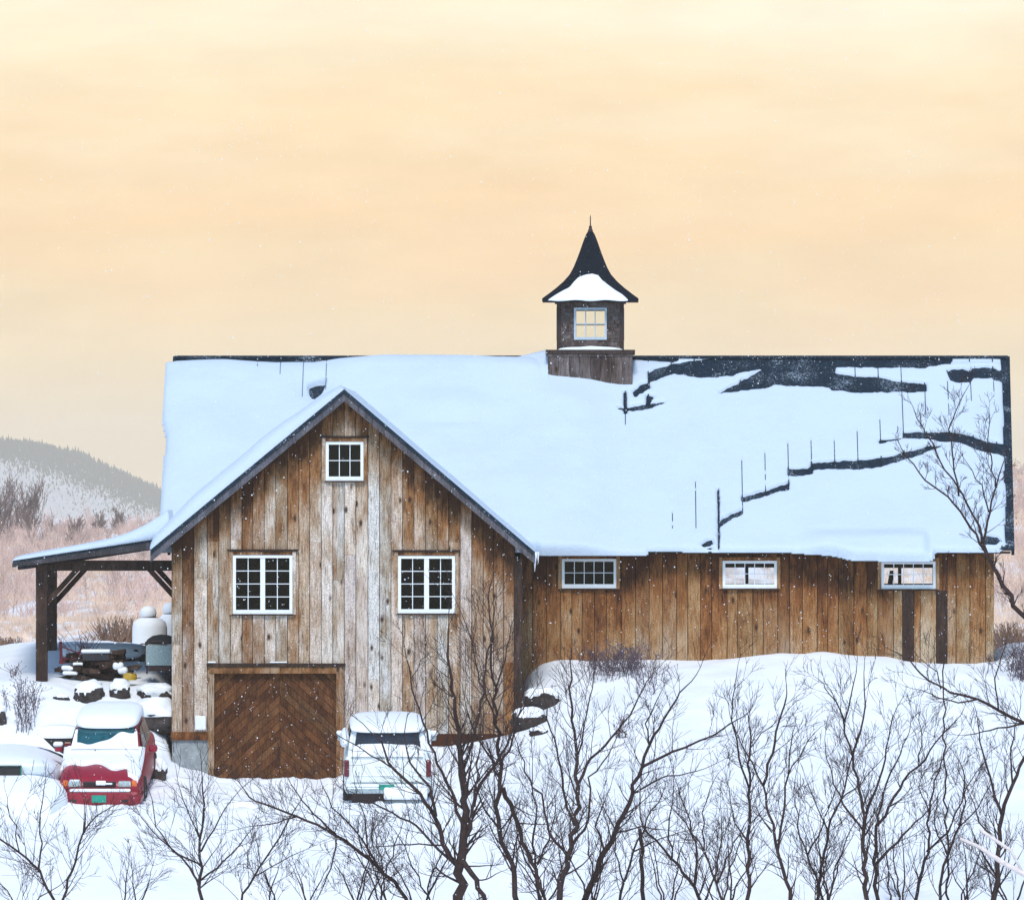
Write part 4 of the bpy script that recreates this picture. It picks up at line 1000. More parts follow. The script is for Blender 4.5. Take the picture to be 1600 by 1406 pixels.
def porch_snow(U, V):                                      # U along the slope from the outer eave, V back
    L = (Vector(b0)-Vector(a0)).length; t = U/L
    T = .075+.13*t+.36*np.clip((t-.62)/.38, 0, 1)**1.8+.02*fbm(U, V, 1.7, 71)
    d = (U+.02)/.2; T = T*np.sqrt(np.clip(1-(1-np.clip(d, 0, 1))**2, 0, 1)); e = np.minimum(V, LY1-LY0-V)/.25+.12
    return T*np.sqrt(np.clip(1-(1-np.clip(e, 0, 1))**2, 0, 1))
sv = (b0-a0); Lp = sv.length; sv.normalize(); sn = Vector((-sv.z, 0, sv.x))
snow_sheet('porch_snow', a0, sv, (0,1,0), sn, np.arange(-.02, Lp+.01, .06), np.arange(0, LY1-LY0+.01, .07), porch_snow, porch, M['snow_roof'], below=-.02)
# ------------------------------------------------------------------ vehicles
def ppart(mb, name, mtl, parent, label=None, smooth=None):
    o = mb.build(name, mtl, parent, smooth)
    if label: o['label'] = label
    return o
def wheel(parent, x, y, z, r=.31, wd=.2):
    w = MB(); n = 24; v = []
    prof = [(r*.62, -wd/2), (r*.93, -wd/2), (r, -wd*.36), (r, wd*.36), (r*.93, wd/2), (r*.62, wd/2)]
    for rr_, o_ in prof:
        for j in range(n): a = 2*math.pi*j/n; v.append((x+o_, y+rr_*math.cos(a), z+rr_*math.sin(a)))
    m = len(prof); w.add(v, [(i*n+j, i*n+(j+1) % n, ((i+1) % m)*n+(j+1) % n, ((i+1) % m)*n+j) for i in range(m) for j in range(n)])
    t = ppart(w, 'wheel', M['black'], parent, smooth=40)
    w = MB(); s_ = 1 if x > 0 else -1; v = []
    for rr_, o_ in [(r*.64, 0), (r*.6, .03), (r*.2, .05), (.02, .055)]:
        for j in range(n): a = 2*math.pi*j/n; v.append((x+s_*(wd/2-.06+o_), y+rr_*math.cos(a), z+rr_*math.sin(a)))
    w.add(v, [(i*n+j, i*n+(j+1) % n, (i+1)*n+(j+1) % n, (i+1)*n+j) for i in range(3) for j in range(n)]); ppart(w, 'rim', M['chrome'], t, smooth=40)
def strip(st_l, st_r, th, zs):  # helper: quad sheet between two polylines
    n = len(st_l); v = st_l+st_r; return v, [(i, i+1, n+i+1, n+i) for i in range(n-1)]

# --- red car, nose to the viewer
c0 = at(163, 1254, -6.0); car = thing('car', 'red car facing the viewer, hood and roof buried in snow, beside the concrete footing', 'car', (c0.x, -3.75, c0.z+.02))
car.rotation_euler = (R(8), 0, R(-1.4)); car.scale = (.95, 1, 1.0)
car.location.z = c0.z+.09; car.location.x = at(158, 1250, -6).x+.03
w = MB()   # local: y=-2.25 is the nose
w.hull([(-2.26,.60,.30,.52,4,0),(-2.22,.78,.22,.60,5,.02),(-2.05,.84,.20,.70,5,.04),(-1.6,.865,.20,.80,6,.06),(-1.0,.87,.20,.90,6,.07),(-.4,.875,.20,.95,6,.07),(.6,.875,.20,.97,6,.07),(1.5,.87,.20,.98,6,.07),(2.0,.84,.24,.97,5,.06),(2.2,.76,.34,.90,5,.04)], 28)
w.hull([(-.95,.70,.86,.93,4,.02),(-.72,.76,.86,1.05,4,.10),(-.28,.76,.86,1.34,5,.20),(.1,.76,.86,1.42,6,.22),(.9,.76,.86,1.43,6,.22),(1.5,.75,.86,1.36,5,.20),(1.95,.72,.86,1.02,4,.08)], 28)
body = ppart(w, 'body', M['red'], car, smooth=35)
w = MB()   # windshield lies just off the greenhouse slope
w.add([(-.64,-.79,1.0),(.64,-.79,1.0),(.545,-.30,1.345),(-.545,-.30,1.345)], [(0,1,2,3)]); w.v = [(x, y-.04, z+.03) for x, y, z in w.v]
w.add([(-.66,-.76,.99),(.66,-.76,.99),(.56,-.26,1.335),(-.56,-.26,1.335)], [(0,1,2,3)])
ppart(w, 'windshield', M['carglass'], car)
w = MB()
for s_ in (-1, 1):
    w.add([(s_*.758,-.62,.93),(s_*.768,.25,.95),(s_*.648,.22,1.33),(s_*.655,-.16,1.30)], [(0,1,2,3)]); w.add([(s_*.768,.33,.95),(s_*.765,1.3,.95),(s_*.655,1.15,1.31),(s_*.648,.30,1.33)], [(0,1,2,3)])
    w.cut()
ppart(w, 'side_window', M['carglass_d'], car)
for s_ in (-1, 1):
    w = MB(); w.rbox((s_*.50, -2.225, .585), (.25, .09, .115), .02); ppart(w, 'headlight', M['lens'], car)
    w = MB(); w.rbox((s_*.685, -2.19, .59), (.10, .10, .115), .02); ppart(w, 'indicator', M['amber'], car)
    w = MB(); w.rbox((s_*.95, -.52, .99), (.17, .10, .13), .035); ppart(w, 'mirror', M['red'], car, smooth=40)
    for y in (-1.4, 1.35): wheel(car, s_*.775, y, .30, .30, .19)
w = MB(); w.rbox((0, -2.245, .585), (.66, .06, .10), .015); 
for k in range(4): w.rbox((0, -2.28, .55+k*.024), (.62, .012, .008), .003)
ppart(w, 'grille', M['trim'], car)
w = MB(); w.hull([(-2.44,.74,.28,.44,4,0),(-2.40,.83,.20,.475,5,0),(-2.25,.865,.20,.49,5,0),(-2.0,.865,.20,.47,5,0)], 24); ppart(w, 'bumper', M['red'], car, smooth=35)
w = MB(); w.rbox((0, -2.45, .335), (.29, .02, .14), .008); ppart(w, 'number_plate', M['green'], car)
w = MB(); w.rbox((.52, -2.442, .30), (.14, .02, .05), .01); w.cut(); w.rbox((-.52, -2.442, .30), (.14, .02, .05), .01); ppart(w, 'fog_lamp', M['trim'], car)
w = MB()
for a, b in (((-.18,-.92,1.0), (-.30,-.60,1.16)), ((.40,-.92,1.0), (.38,-.56,1.2))): w.cut(); w.tube([a, b], .009, 4)
ppart(w, 'wiper', M['black'], car)
# snow on the car
def lump(w, x0, x1, y0, y1, zf, th, nx=26, ny=22, seed=1, edge=.35, front=None):
    v = []; 
    for lay in (0, 1):
        for j in range(ny):
            for i in range(nx):
                u, t = i/(nx-1), j/(ny-1); x = x0+(x1-x0)*u
                ya = (front(u) if front else y0); y = ya+(y1-ya)*t; e = min(u, 1-u, t, 1-t)/edge; k = max(0, 1-(1-min(1, e))**2)**.5
                z = zf(x, y); v.append((x, y, z+(th*k*(1+.18*float(vn(x, y, 2.5, seed))) if lay == 0 else -.03)+(0 if lay else .0)))
    n_ = nx*ny; f = [(j*nx+i, j*nx+i+1, (j+1)*nx+i+1, (j+1)*nx+i) for j in range(ny-1) for i in range(nx-1)]
    g_ = [tuple(q+n_ for q in reversed(a)) for a in f]; s_ = [(i, i+n_, i+1+n_, i+1) for i in range(nx-1)]+[((ny-1)*nx+i+1, (ny-1)*nx+i+1+n_, (ny-1)*nx+i+n_, (ny-1)*nx+i) for i in range(nx-1)]
    s_ += [(j*nx+nx, j*nx+nx+n_, j*nx+n_, j*nx) for j in range(ny-1)]+[(j*nx+nx-1, j*nx+nx-1+n_, j*nx+2*nx-1+n_, j*nx+2*nx-1) for j in range(ny-1)]
    w.add(v, f+g_+s_)
w = MB(); w.hull([(-.44,.50,1.36,1.46,3,.0),(-.36,.60,1.34,1.54,3,.03),(-.1,.645,1.33,1.60,3.2,.03),(.4,.65,1.33,1.61,3.4,.04),(1.0,.65,1.32,1.60,3.4,.05),(1.5,.63,1.2,1.58,3.5,.05),(1.9,.6,.95,1.30,3,.05),(2.1,.55,.9,1.05,3,0)], 28)
def zhood(x, y): return float(np.interp(y, [-2.2,-2.05,-1.6,-1.0,-.7,-.5,-.3], [.60,.70,.80,.905,1.03,1.18,1.34]))-.02*(abs(x)/.8)**4
lump(w, -.83, .80, -1.55, -.66, zhood, .075, 34, 18, 2, .16, lambda u: -1.60+.16*math.sin(u*5.5)+.09*math.sin(u*17)-(.36 if .82 < u < .99 else 0)-(.10 if u < .05 else 0))
# snow fills the lower and left part of the windshield
v = []; nx = 30
for i in range(nx):
    u = i/(nx-1); x = -.68+1.36*u; top = .30+.55*sstep(.35, .8, u)+ (0.62 if u < .06 else 0)+.05*math.sin(u*19); top = min(top, .93)
    for t in (0, top*.5, top): 
        y, z = -.84+.52*t, 1.0+.35*t; k = 1-.10*t; v.append((x*k, y-.055*(1 if t < top else .45), z+.035*(1 if t < top else .3)))
w.add(v, [(i*3+j, (i+1)*3+j, (i+1)*3+j+1, i*3+j+1) for i in range(nx-1) for j in range(2)])
w.rbox((.02, -2.40, .492), (1.22, .09, .055), .022); w.rbox((.03, -2.30, .615), (.20, .05, .09), .02); w.rbox((.18, -2.30, .60), (.16, .04, .035), .015)
w.rbox((-.96, -.53, 1.07), (.2, .14, .09), .04)
w.rbox((-.50,-2.22,.65),(.2,.08,.03),.012)
ppart(w, 'snow_cover', M['snow_small'], car, smooth=50)

# --- pale truck seen from behind
c1 = at(601, 1252, -6.0); van = thing('car', 'white utility vehicle seen from behind, under snow, parked against the barn beside the garage door', 'car', (c1.x, -3.9, c1.z-.09))
van.rotation_euler = (R(4), 0, R(1.5)); van.scale = (.97, 1, 1.06)
w = MB()
w.hull([(-2.2,.80,.42,1.02,7,.01),(-2.15,.855,.36,1.06,8,.02),(-1,.87,.34,1.08,8,.03),(.6,.87,.34,1.08,8,.03),(1.6,.86,.36,1.05,7,.03),(2.2,.8,.42,.92,5,.03)], 28)
w.hull([(-2.14,.80,1.0,1.08,6,.05),(-2.0,.80,1.0,1.47,6,.10),(-1.85,.79,1.0,1.53,6,.11),(-.6,.79,1.0,1.54,6,.11),(.4,.79,1.0,1.52,6,.11),(.9,.78,1.0,1.38,5,.1),(1.3,.75,.98,1.10,4,.05)], 28)
ppart(w, 'body', M['van'], van, smooth=35)
w = MB(); w.add([(-.66,-2.155,1.13),(.66,-2.155,1.13),(.60,-2.025,1.47),(-.60,-2.025,1.47)], [(0,1,2,3)]); w.add([(-.66,-2.10,1.13),(.66,-2.10,1.13),(.60,-1.98,1.47),(-.60,-1.98,1.47)], [(3,2,1,0)])
ppart(w, 'rear_window', M['carglass_d'], van)
w = MB()
for s_ in (-1, 1): w.cut(); w.add([(s_*.812,-1.7,1.12),(s_*.812,.3,1.12),(s_*.735,.2,1.5),(s_*.735,-1.6,1.5)], [(0,1,2,3)])
ppart(w, 'side_window', M['carglass_d'], van)
for s_ in (-1, 1):
    w = MB(); w.rbox((s_*.80, -2.19, .83), (.10, .09, .30), .02); ppart(w, 'tail_light', M['redlens'], van)
    w = MB(); w.rbox((s_*.91, .75, 1.13), (.14, .1, .12), .03); ppart(w, 'mirror', M['chrome'], van)
    for y in (-1.35, 1.4): wheel(van, s_*.76, y, .33, .34, .22)
w = MB(); w.rbox((0, -2.216, .78), (1.42, .02, .40), .01); w.rbox((0, -2.228, .70), (1.30, .02, .02), .005); ppart(w, 'tailgate', M['van'], van)
w = MB(); w.rbox((0, -2.30, .45), (1.62, .17, .12), .03); ppart(w, 'bumper', M['chrome'], van)
w = MB(); w.rbox((-.02, -2.39, .51), (.30, .02, .10), .01); ppart(w, 'number_plate', M['green'], van)
w = MB(); w.rbox((-.1, -2.1, .30), (1.2, .2, .2), .02); ppart(w, 'exhaust_panel', M['trim'], van)
w = MB(); w.hull([(-2.16,.58,1.47,1.52,3,0),(-2.06,.72,1.45,1.58,3,.04),(-1.7,.76,1.45,1.65,3,.08),(-.6,.77,1.45,1.64,3,.08),(.3,.76,1.45,1.60,3,.08),(.8,.74,1.3,1.6,3.5,.08),(1.2,.7,1.05,1.3,3,0)], 26)
w.hull([(1.0,.75,.98,1.1,3,0),(1.5,.8,.98,1.2,3.4,0),(2.0,.76,.9,1.1,3.4,0),(2.2,.7,.85,.95,3,0)], 20)
lump(w, -.72, .70, -2.235, -2.10, lambda x, y: 1.07+max(0, (y+2.2))*.5, .15, 24, 8, 4, .2)
w.hull([(-2.1,.05,1.25,1.38,2.2,0,-.84),(-1.9,.10,1.18,1.44,2.2,.2,-.84),(-1.2,.10,1.15,1.48,2.2,.2,-.83),(-.9,.06,1.2,1.4,2.2,0,-.82)], 14); w.rbox((.80,-2.0,1.30),(.10,.4,.40),.05,3)
w.rbox((.0,-2.32,.53), (1.6,.12,.05), .02); w.rbox((.35,-2.42,.40),(.85,.10,.22),.08,3); w.rbox((-.92,.72,1.21),(.17,.14,.09),.045,3); w.rbox((.92,.72,1.21),(.17,.14,.09),.045,3)
ppart(w, 'snow_cover', M['snow_small'], van, smooth=50)

# --- vehicle buried in snow at the left edge
c2 = at(20, 1240, -4.6); bur = thing('buried_car', 'car almost wholly buried under a smooth snow mound at the left edge', 'car', (c2.x, c2.y, c2.z))
w = MB(); w.hull([(-1.2,.55,-.1,.36,5,0),(-1.1,.60,-.1,.42,6,.02),(-.5,.66,-.1,.48,6,.03),(.5,.68,-.1,.5,6,.03),(2.2,.66,-.1,.48,6,.03)], 20)
ppart(w, 'body', M['carglass_d'], bur, smooth=35)
w = MB(); w.rbox((-.1, -1.64, .45), (.70, .06, .23), .02); w.rbox((-.1,-1.66,.575),(.72,.08,.02),.006); ppart(w, 'rear_panel', [M['black']], bur)
w = MB(); w.rbox((.255,-1.665,.45),(.02,.04,.22),.006); w.rbox((-.1,-1.69,.575),(.70,.02,.012),.004); ppart(w, 'panel_edge', M['green'], bur)
w = MB(); w.hull([(-1.66,.70,.56,.62,2.4,0,-.05),(-1.5,.92,.4,.70,2.2,.05,-.1),(-1.0,1.15,.0,.78,2.2,.10,-.2),(0,1.4,-.3,.86,2.0,.12,-.3),(1.2,1.6,-.4,.92,2.0,.12,-.3),(2.6,1.4,-.4,.9,2.0,.05,-.2)], 30)
w.hull([(-2.4,.9,-.5,.10,2.4,.1),(-1.9,1.15,-.5,.36,2.6,.1),(-1.66,1.2,-.5,.40,2.8,.1),(-.6,1.1,-.3,.5,2.2,.1)], 24)
ppart(w, 'snow_cover', M['snow'], bur, smooth=50)
# small load behind the red car: dark truck bed corner poking from the snow
tb = at(88, 1163, -3.0); bed = thing('trailer', 'dark trailer corner poking from the snow left of the red car', 'trailer', tb)
w = MB(); w.add([(-.26,0,.13),(.34,0,.13),(.34,0,-.28),(-.02,0,-.10),(-.26,1.2,.13),(.34,1.2,.13),(.34,1.2,-.28),(-.02,1.2,-.10)], [(0,1,2,3),(7,6,5,4),(0,4,5,1),(1,5,6,2),(2,6,7,3),(3,7,4,0)]); ppart(w, 'trailer_bed', M['black'], bed)
w = MB(); w.hull([(-.02,.36,.12,.18,3,0,.02),(.1,.42,.11,.36,3,.1,.03),(.6,.44,.1,.38,2.4,.1,.03),(1.2,.4,.1,.3,2.4,.1,.03)], 20); ppart(w, 'snow_cover', M['snow_small'], bed, smooth=50)
w = MB(); w.rbox((.22,-.03,-.02),(.14,.05,.14),.02); ppart(w, 'tail_lamp', M['redlens'], bed)

# ------------------------------------------------------------------ under and behind the porch
def single(mb, name, label, cat, mtl, loc, group=None, smooth=None):
    local(mb, loc); o = mb.build(name, mtl, None, smooth); o.location = loc; return tag(o, label, cat, group)
# propane tanks
for px, pw, py0, pyt, Y, lab in ((234, 27, 1045, 968, 8.6, 'white upright gas tank with a round snow cap, left of the pair behind the grill'), (269, 22, 1045, 962, 9.6, 'white upright gas tank half hidden behind the barn corner')):
    b = at(px, py0, Y); h = (py0-pyt)*m_per_px(Y); r_ = pw*m_per_px(Y); tk = thing('gas_tank', lab, 'tank', b, 'gas tanks by the porch')
    w = MB(); w.lathe([(r_*.9,-.3),(r_*.97,.0),(r_,.08),(r_,h*.72),(r_*.93,h*.83),(r_*.7,h*.93),(r_*.35,h*.98),(.02,h)], 0, 0, 0, 28); ppart(w, 'tank_body', M['tank'], tk, smooth=True)
    w = MB(); w.lathe([(.17,h-.04),(.17,h+.05),(.14,h+.055),(.02,h+.06)], 0, 0, 0, 18); ppart(w, 'collar', M['trim'], tk, smooth=40)
    w = MB(); w.lathe([(r_*1.005,h*.15),(r_*1.02,h*.55),(r_*1.01,h*.84),(r_*.93,h*.95),(r_*.7,h+.02),(.15,h+.045)], 0, 0, 0, 24); w.lathe([(.11,h+.02),(.155,h+.06),(.17,h+.13),(.155,h+.21),(.09,h+.265),(.01,h+.28)], -.03, 0, 0, 20); ppart(w, 'snow_cap', M['snow_small'], tk, smooth=True)
# grill cart
b = at(250, 1052, 2.2); gr_ = thing('grill', 'black domed barbecue grill on a grey metal cart beside the barn corner', 'grill', b)
mp_ = m_per_px(2.2); w = MB(); w.rbox((0,0,.36),(.54,.5,.40),.01); ppart(w, 'cabinet', M['grill'], gr_)
w = MB(); w.tube([(-.25,-.2,0),(-.25,-.2,.62)], .018, 6); w.rbox((-.275,0,.38),(.02,.5,.5),.005); w.rbox((0,-.1,.10),(.44,.3,.1),.01); ppart(w, 'cart_frame', M['rust'], gr_)
w = MB()
pr = [(-.29,0),(-.24,.10),(-.14,.17),(0,.195),(.14,.185),(.25,.15),(.3,0)]
w.prism([(x, .575+z) for x, z in pr], -.26, .26); ppart(w, 'lid', M['black'], gr_)
w = MB(); w.tube([(-.15,-.3,.64),(.15,-.3,.64)], .012, 6); w.rbox((-.33,-.0,.585),(.10,.4,.02),.005); ppart(w, 'handle', M['trim'], gr_)
# red wooden frame
b = at(99, 1036, 3.0); mp_ = m_per_px(3); w = MB(); q = lambda px, py: at(px, py, 3.0)
w.bar(q(96, 1037), q(94.5, 1002), .06, .06); w.bar(q(92, 1034), q(102, 1034), .05, .06); w.bar(q(96, 1010), q(125, 1021), .025, .025); w.bar(q(97, 1029), q(128, 1028), .03, .03); w.bar(q(124, 1030), q(126, 1012), .03, .03)
single(w, 'wooden_rack', 'dark red wooden rack standing in the snow right of the porch post', 'rack', M['redwood'], b)
# lumber / firewood pile
b = at(155, 1055, 2.9); pile = thing('wood_pile', 'jumbled dark wood pile with a snowy board on top, under the porch', 'wood pile', b)
rr = random.Random(3); w = MB()
for k in range(60):
    px = rr.uniform(106, 196); py = rr.uniform(1030, 1056) if rr.random() < .7 else rr.uniform(1020, 1032)
    if py < 1034 and not 118 < px < 190: continue
    p_ = at(px, py, 2.7+rr.uniform(-.1, .5)); a = rr.uniform(-.35, .35); l = rr.uniform(.12, .35); d = Vector((math.cos(a), rr.uniform(-.6,.6), math.sin(a)))*l
    w.bar(p_-d, p_+d, rr.uniform(.05,.13), rr.uniform(.05,.11), tone=rr.uniform(-.2,.25), rnd=rr.random())
local(w, b).build('log', M['timber'], pile)
w = MB(); w.bar(at(126, 1021, 2.7), at(176, 1019, 2.7), .3, .03, tone=.7, rnd=.7); w.bar(at(130, 1027, 2.8), at(172, 1026, 2.8), .5, .12, tone=-.2, rnd=.7); local(w, b).build('top_board', M['fascia'], pile)
w = MB()
for px, py, sx_, sz_ in ((150,1017,.58,.05),(104,1043,.2,.06),(112,1044,.18,.05),(122,1037,.2,.04),(185,1040,.22,.10),(192,1047,.2,.09),(110,1051,.3,.05)):
    w.rbox(at(px, py, 2.65)+Vector((0,-.02,0)), (sx_, .25, sz_*1.5), .06, 4)
local(w, b).build('snow_cover', M['snow_small'], pile, smooth=50)
# snow-covered log stack behind it
b = at(165, 1030, 5.2); st = thing('log_stack', 'long low stack of logs under a thick rounded snow cap behind the wood pile', 'log stack', b)
w = MB()
for k in range(14): p_ = Vector((-.75+1.7*k/13, 0, .0+.1*(k % 2))); w.tube([p_+Vector((0,-.1,0)), p_+Vector((0,.5,0))], .075, 9)
for k in range(6): p_ = Vector((.45+.08*k, -.1, .1*(k % 3)-.05)); w.tube([p_+Vector((0,-.1,0)), p_+Vector((0,.5,0))], .06, 8)
w.build('log', M['rock'], st)
w = MB(); w.hull([(-.25,.72,.02,.12,3,0,-.1),(-.15,.86,0,.26,3,.05,-.05),(.1,.92,-.02,.33,3,.06,0),(.4,.92,-.02,.33,3,.06,0),(.65,.8,0,.2,3,.05,0)], 26); ppart(w, 'snow_cap', M['snow'], st, smooth=True)
w = MB(); w.lathe([(.13,-.08),(.14,0),(.12,.05),(.02,.07)], *at(203, 1056, 2.2), 16); single(w, 'bucket', 'upturned yellow plastic bucket in the snow beside the grill', 'bucket', M['yellow'], at(203, 1056, 2.2), smooth=40)
w = MB(); pts = [at(210+7*math.cos(a)+2*math.sin(a), 1046-7*math.sin(a)*.9, 2.1) for a in [i*.5 for i in range(8)]]; w.tube(pts, .014, 6); w.tube([at(205,1052,2.1), at(222,1040,2.1)], .012, 5)
single(w, 'hose', 'dark hose looped over the snow between bucket and grill', 'hose', M['black'], at(210, 1046, 2.1), smooth=True)

# ------------------------------------------------------------------ rocks
def rock(label, px, py, wpx, hpx, Y, seed, group='boulders in the banks', snow=0.0, dep=.8):
    c = hit(px, py+hpx*.35); Y = c.y; mp_ = m_per_px(Y); c.y += .05; c.z += hpx*mp_*.30; o = thing('boulder', label, 'boulder', c, group)
    bm = bmesh.new(); bmesh.ops.create_icosphere(bm, subdivisions=4, radius=1); rr_ = np.random.RandomState(seed); off = rr_.uniform(0, 50, 3)
    co = np.array([v.co[:] for v in bm.verts]); d = fbm(co[:,0]+off[0], co[:,1]*1.0+co[:,2]*1.7+off[1], 1.1, seed, 3)*.35+fbm(co[:,2]+off[2], co[:,0]-co[:,1]*.8, 2.8, seed+2, 2)*.13
    k = 1+d; a, b_, h_ = wpx*mp_/2, wpx*mp_/2*dep, hpx*mp_/2
    V_ = np.sign(co)*np.abs(co)**.82*k[:, None]*np.array([a, b_, h_])
    fs = [[v.index for v in f.verts] for f in bm.faces]; bm.free(); w = MB(); w.add([tuple(p) for p in V_], fs); ppart(w, 'stone', M['rock'], o, smooth=30)
    if snow:
        w = MB(); keep = co[:, 2] > -.05
        S_ = V_*np.array([1.04, 1.04, 1.0])+np.array([0, 0, 1])*(np.clip(co[:, 2]+.0, 0, 1)**.6*snow-.02)[:, None]
        f2 = [f for f in fs if all(co[i, 2] > .18+.25*vn(co[i,0], co[i,1], 2.3, seed) for i in f)]
        used = sorted({i for f in f2 for i in f}); ix = {q: n for n, q in enumerate(used)}
        if f2: w.add([tuple(S_[i]) for i in used], [[ix[i] for i in f] for f in f2]); ppart(w, 'snow_cap', M['snow_small'], o, smooth=True)
    return o
rock('dark wedge-shaped boulder above the red car, in the porch bank', 139, 1084, 44, 34, 1.1, 1, snow=.10)
rock('small dark boulder in the bank left of the barn corner, upper row', 186, 1080, 34, 28, 1.3, 2, snow=.12)
rock('long dark boulder against the barn corner, upper row of the bank', 246, 1088, 66, 40, 1.1, 3, snow=.10)
rock('long dark boulder against the barn corner, lower row above the car', 243, 1122, 76, 50, .6, 4, snow=.10)
rock('thin dark stone edge showing in the bank below the porch post', 95, 1090, 24, 8, 1.0, 5, snow=.08)
rock('dark boulder cut by the left edge of the view', -2, 1118, 22, 38, .6, 6, snow=.04)
rock('dark boulder beside the rear of the red car', 250, 1205, 22, 38, -2.6, 7, snow=.03)
rock('large dark boulder with snow in its hollow, right of the gable corner', 848, 1092, 58, 40, .2, 8, snow=.05)
rock('mid-sized dark boulder low against the gable corner', 826, 1122, 54, 44, -.5, 9, snow=.04)
rock('small dark boulder below the pair at the gable corner', 840, 1143, 28, 16, -.9, 10, snow=.03)

# ------------------------------------------------------------------ cog wheel hung in the snow
c = hit(972, 1152); c.z += .05; c.y -= .05; w = MB(); ro, ri = .078, .052; n = 40; v = []
for (r_, y) in ((ro,-.01),(ri,-.01),(ri,.01),(ro,.01)):
    for j in range(n): a = 2*math.pi*j/n; v.append((c.x+r_*math.cos(a), c.y+y, c.z+r_*math.sin(a)))
w.add(v, [(i*n+j, i*n+(j+1) % n, ((i+1) % 4)*n+(j+1) % n, ((i+1) % 4)*n+j) for i in range(4) for j in range(n)])
for k in range(10): a = 2*math.pi*k/10+.2; w.bar((c.x+.07*math.cos(a), c.y, c.z+.07*math.sin(a)), (c.x+.108*math.cos(a), c.y, c.z+.108*math.sin(a)), .018, .02)
single(w, 'cog_wheel', 'small black toothed iron ring on the snow slope right of the boulders', 'cog wheel', M['rust'], c)
w = MB(); 
# ------------------------------------------------------------------ weeds and shrubs against the snow
def weeds(name, label, cat, x0, x1, y0, y1, Y, n, seed, hgt=(12, 30), mtl=None, lean=.25, heads=True):
    rnd = random.Random(seed); w = MB(); hd = MB(); mp_ = m_per_px(Y)
    for k in range(n):
        px = rnd.gauss((x0+x1)/2, (x1-x0)/4.5); py = rnd.uniform(y0, y1); YY = Y
        # find where the snow is met at that picture height
        p_ = at(px, py, YY); g0 = gz(p_.x, YY); h = rnd.uniform(*hgt)*mp_; a = rnd.gauss(0, lean)
        b_ = Vector((p_.x, YY+rnd.uniform(-.6, .6), 0)); b_.z = gz(b_.x, b_.y)-.05
        pts = [b_, b_+Vector((a*h*.4, 0, h*.5)), b_+Vector((a*h+rnd.gauss(0, .02), rnd.gauss(0, .05), h))]
        w.tube(pts, [.007, .0055, .004], 3)
        for _ in range(3):
            q_ = pts[1].lerp(pts[2], rnd.random()); e = q_+Vector((rnd.gauss(0, .09), rnd.gauss(0, .05), rnd.uniform(.04, .14))); w.tube([q_, e], [.004, .003], 3)
            if heads: hd.tube([e, e+Vector((0,0,.022))], [.009, .006], 4)
    b_ = Vector((aX((x0+x1)/2, Y), Y, gz(aX((x0+x1)/2, Y), Y))); o = thing(name, label, cat, b_)
    local(w, b_).build('stem', mtl or M['weed'], o)
    if heads: tag(local(hd, b_).build('seed_head', mtl or M['weed'], o), kind='stuff' if n > 30 else None)
weeds('weed_clump', 'dry seed-headed weeds standing in snow left of the red car', 'weeds', 8, 66, 1, 2, .25, 60, 1, (18, 46))
weeds('weed_clump', 'faint weed tuft on the snow bank left of the porch post', 'weeds', 12, 32, 1, 2, 2.8, 9, 2, (8, 18))
weeds('shrub', 'leafless red shrub twigs in front of the snowy log stack', 'shrub', 112, 140, 1, 2, 4.2, 26, 3, (20, 62), M['redwood'], .4, False)
weeds('shrub', 'dense purplish twiggy shrub in the snow below the long wall', 'shrub', 905, 1025, 1, 2, 1.6, 170, 4, (14, 46), None, .45)
weeds('weed_clump', 'thin dark weeds on the snow slope above the cog wheel', 'weeds', 995, 1030, 1, 2, .4, 22, 5, (10, 34))
weeds('weed_clump', 'purplish weeds in the snow at the right end of the long wall', 'weeds', 1560, 1625, 1, 2, 1.2, 90, 6, (14, 60), None, .5)
weeds('weed_clump', 'small weeds rising from the snow below the cog wheel', 'weeds', 960, 985, 1, 2, -2.6, 12, 7, (10, 30))
# brown bush behind the tank
def far_bush(label, px, py, wpx, hpx, Y, seed):
    rnd = random.Random(seed); w = MB(); b_ = at(px, py, Y); mp_ = m_per_px(Y)
    for k in range(420):
        a = rnd.gauss(0, .45); L = hpx*mp_*rnd.uniform(.45, 1); x = rnd.gauss(0, wpx*.16)*mp_; d = Vector((math.sin(a), rnd.gauss(0, .3), math.cos(a)))
        p0 = b_+Vector((x, rnd.gauss(0, .4), -.3)); w.tube([p0, p0+d*L*.5+Vector((rnd.gauss(0,.05),0,0)), p0+d*L], [.014*mp_/.014, .010*mp_/.014, .006*mp_/.014], 3)
    o = w.build('bush', M['brush2'], None); local_v = None
    return tag(o, label, 'bush')
M['brush2'] = m_plain('brown bush', (.26,.16,.11), .95, 0, .4, 2, 0, .1)
far_bush('brown leafless bush behind the porch, left of the gas tank', 190, 1010, 80, 72, 26, 1)
far_bush('low brown leafless bush behind the snowy log stack', 128, 1010, 60, 34, 28, 2)
far_bush('brown leafless bush behind the snow bank at the left edge', 8, 1012, 60, 40, 28, 3)
far_bush('brown leafless bush past the right end of the barn', 1580, 1008, 60, 60, 26, 4)

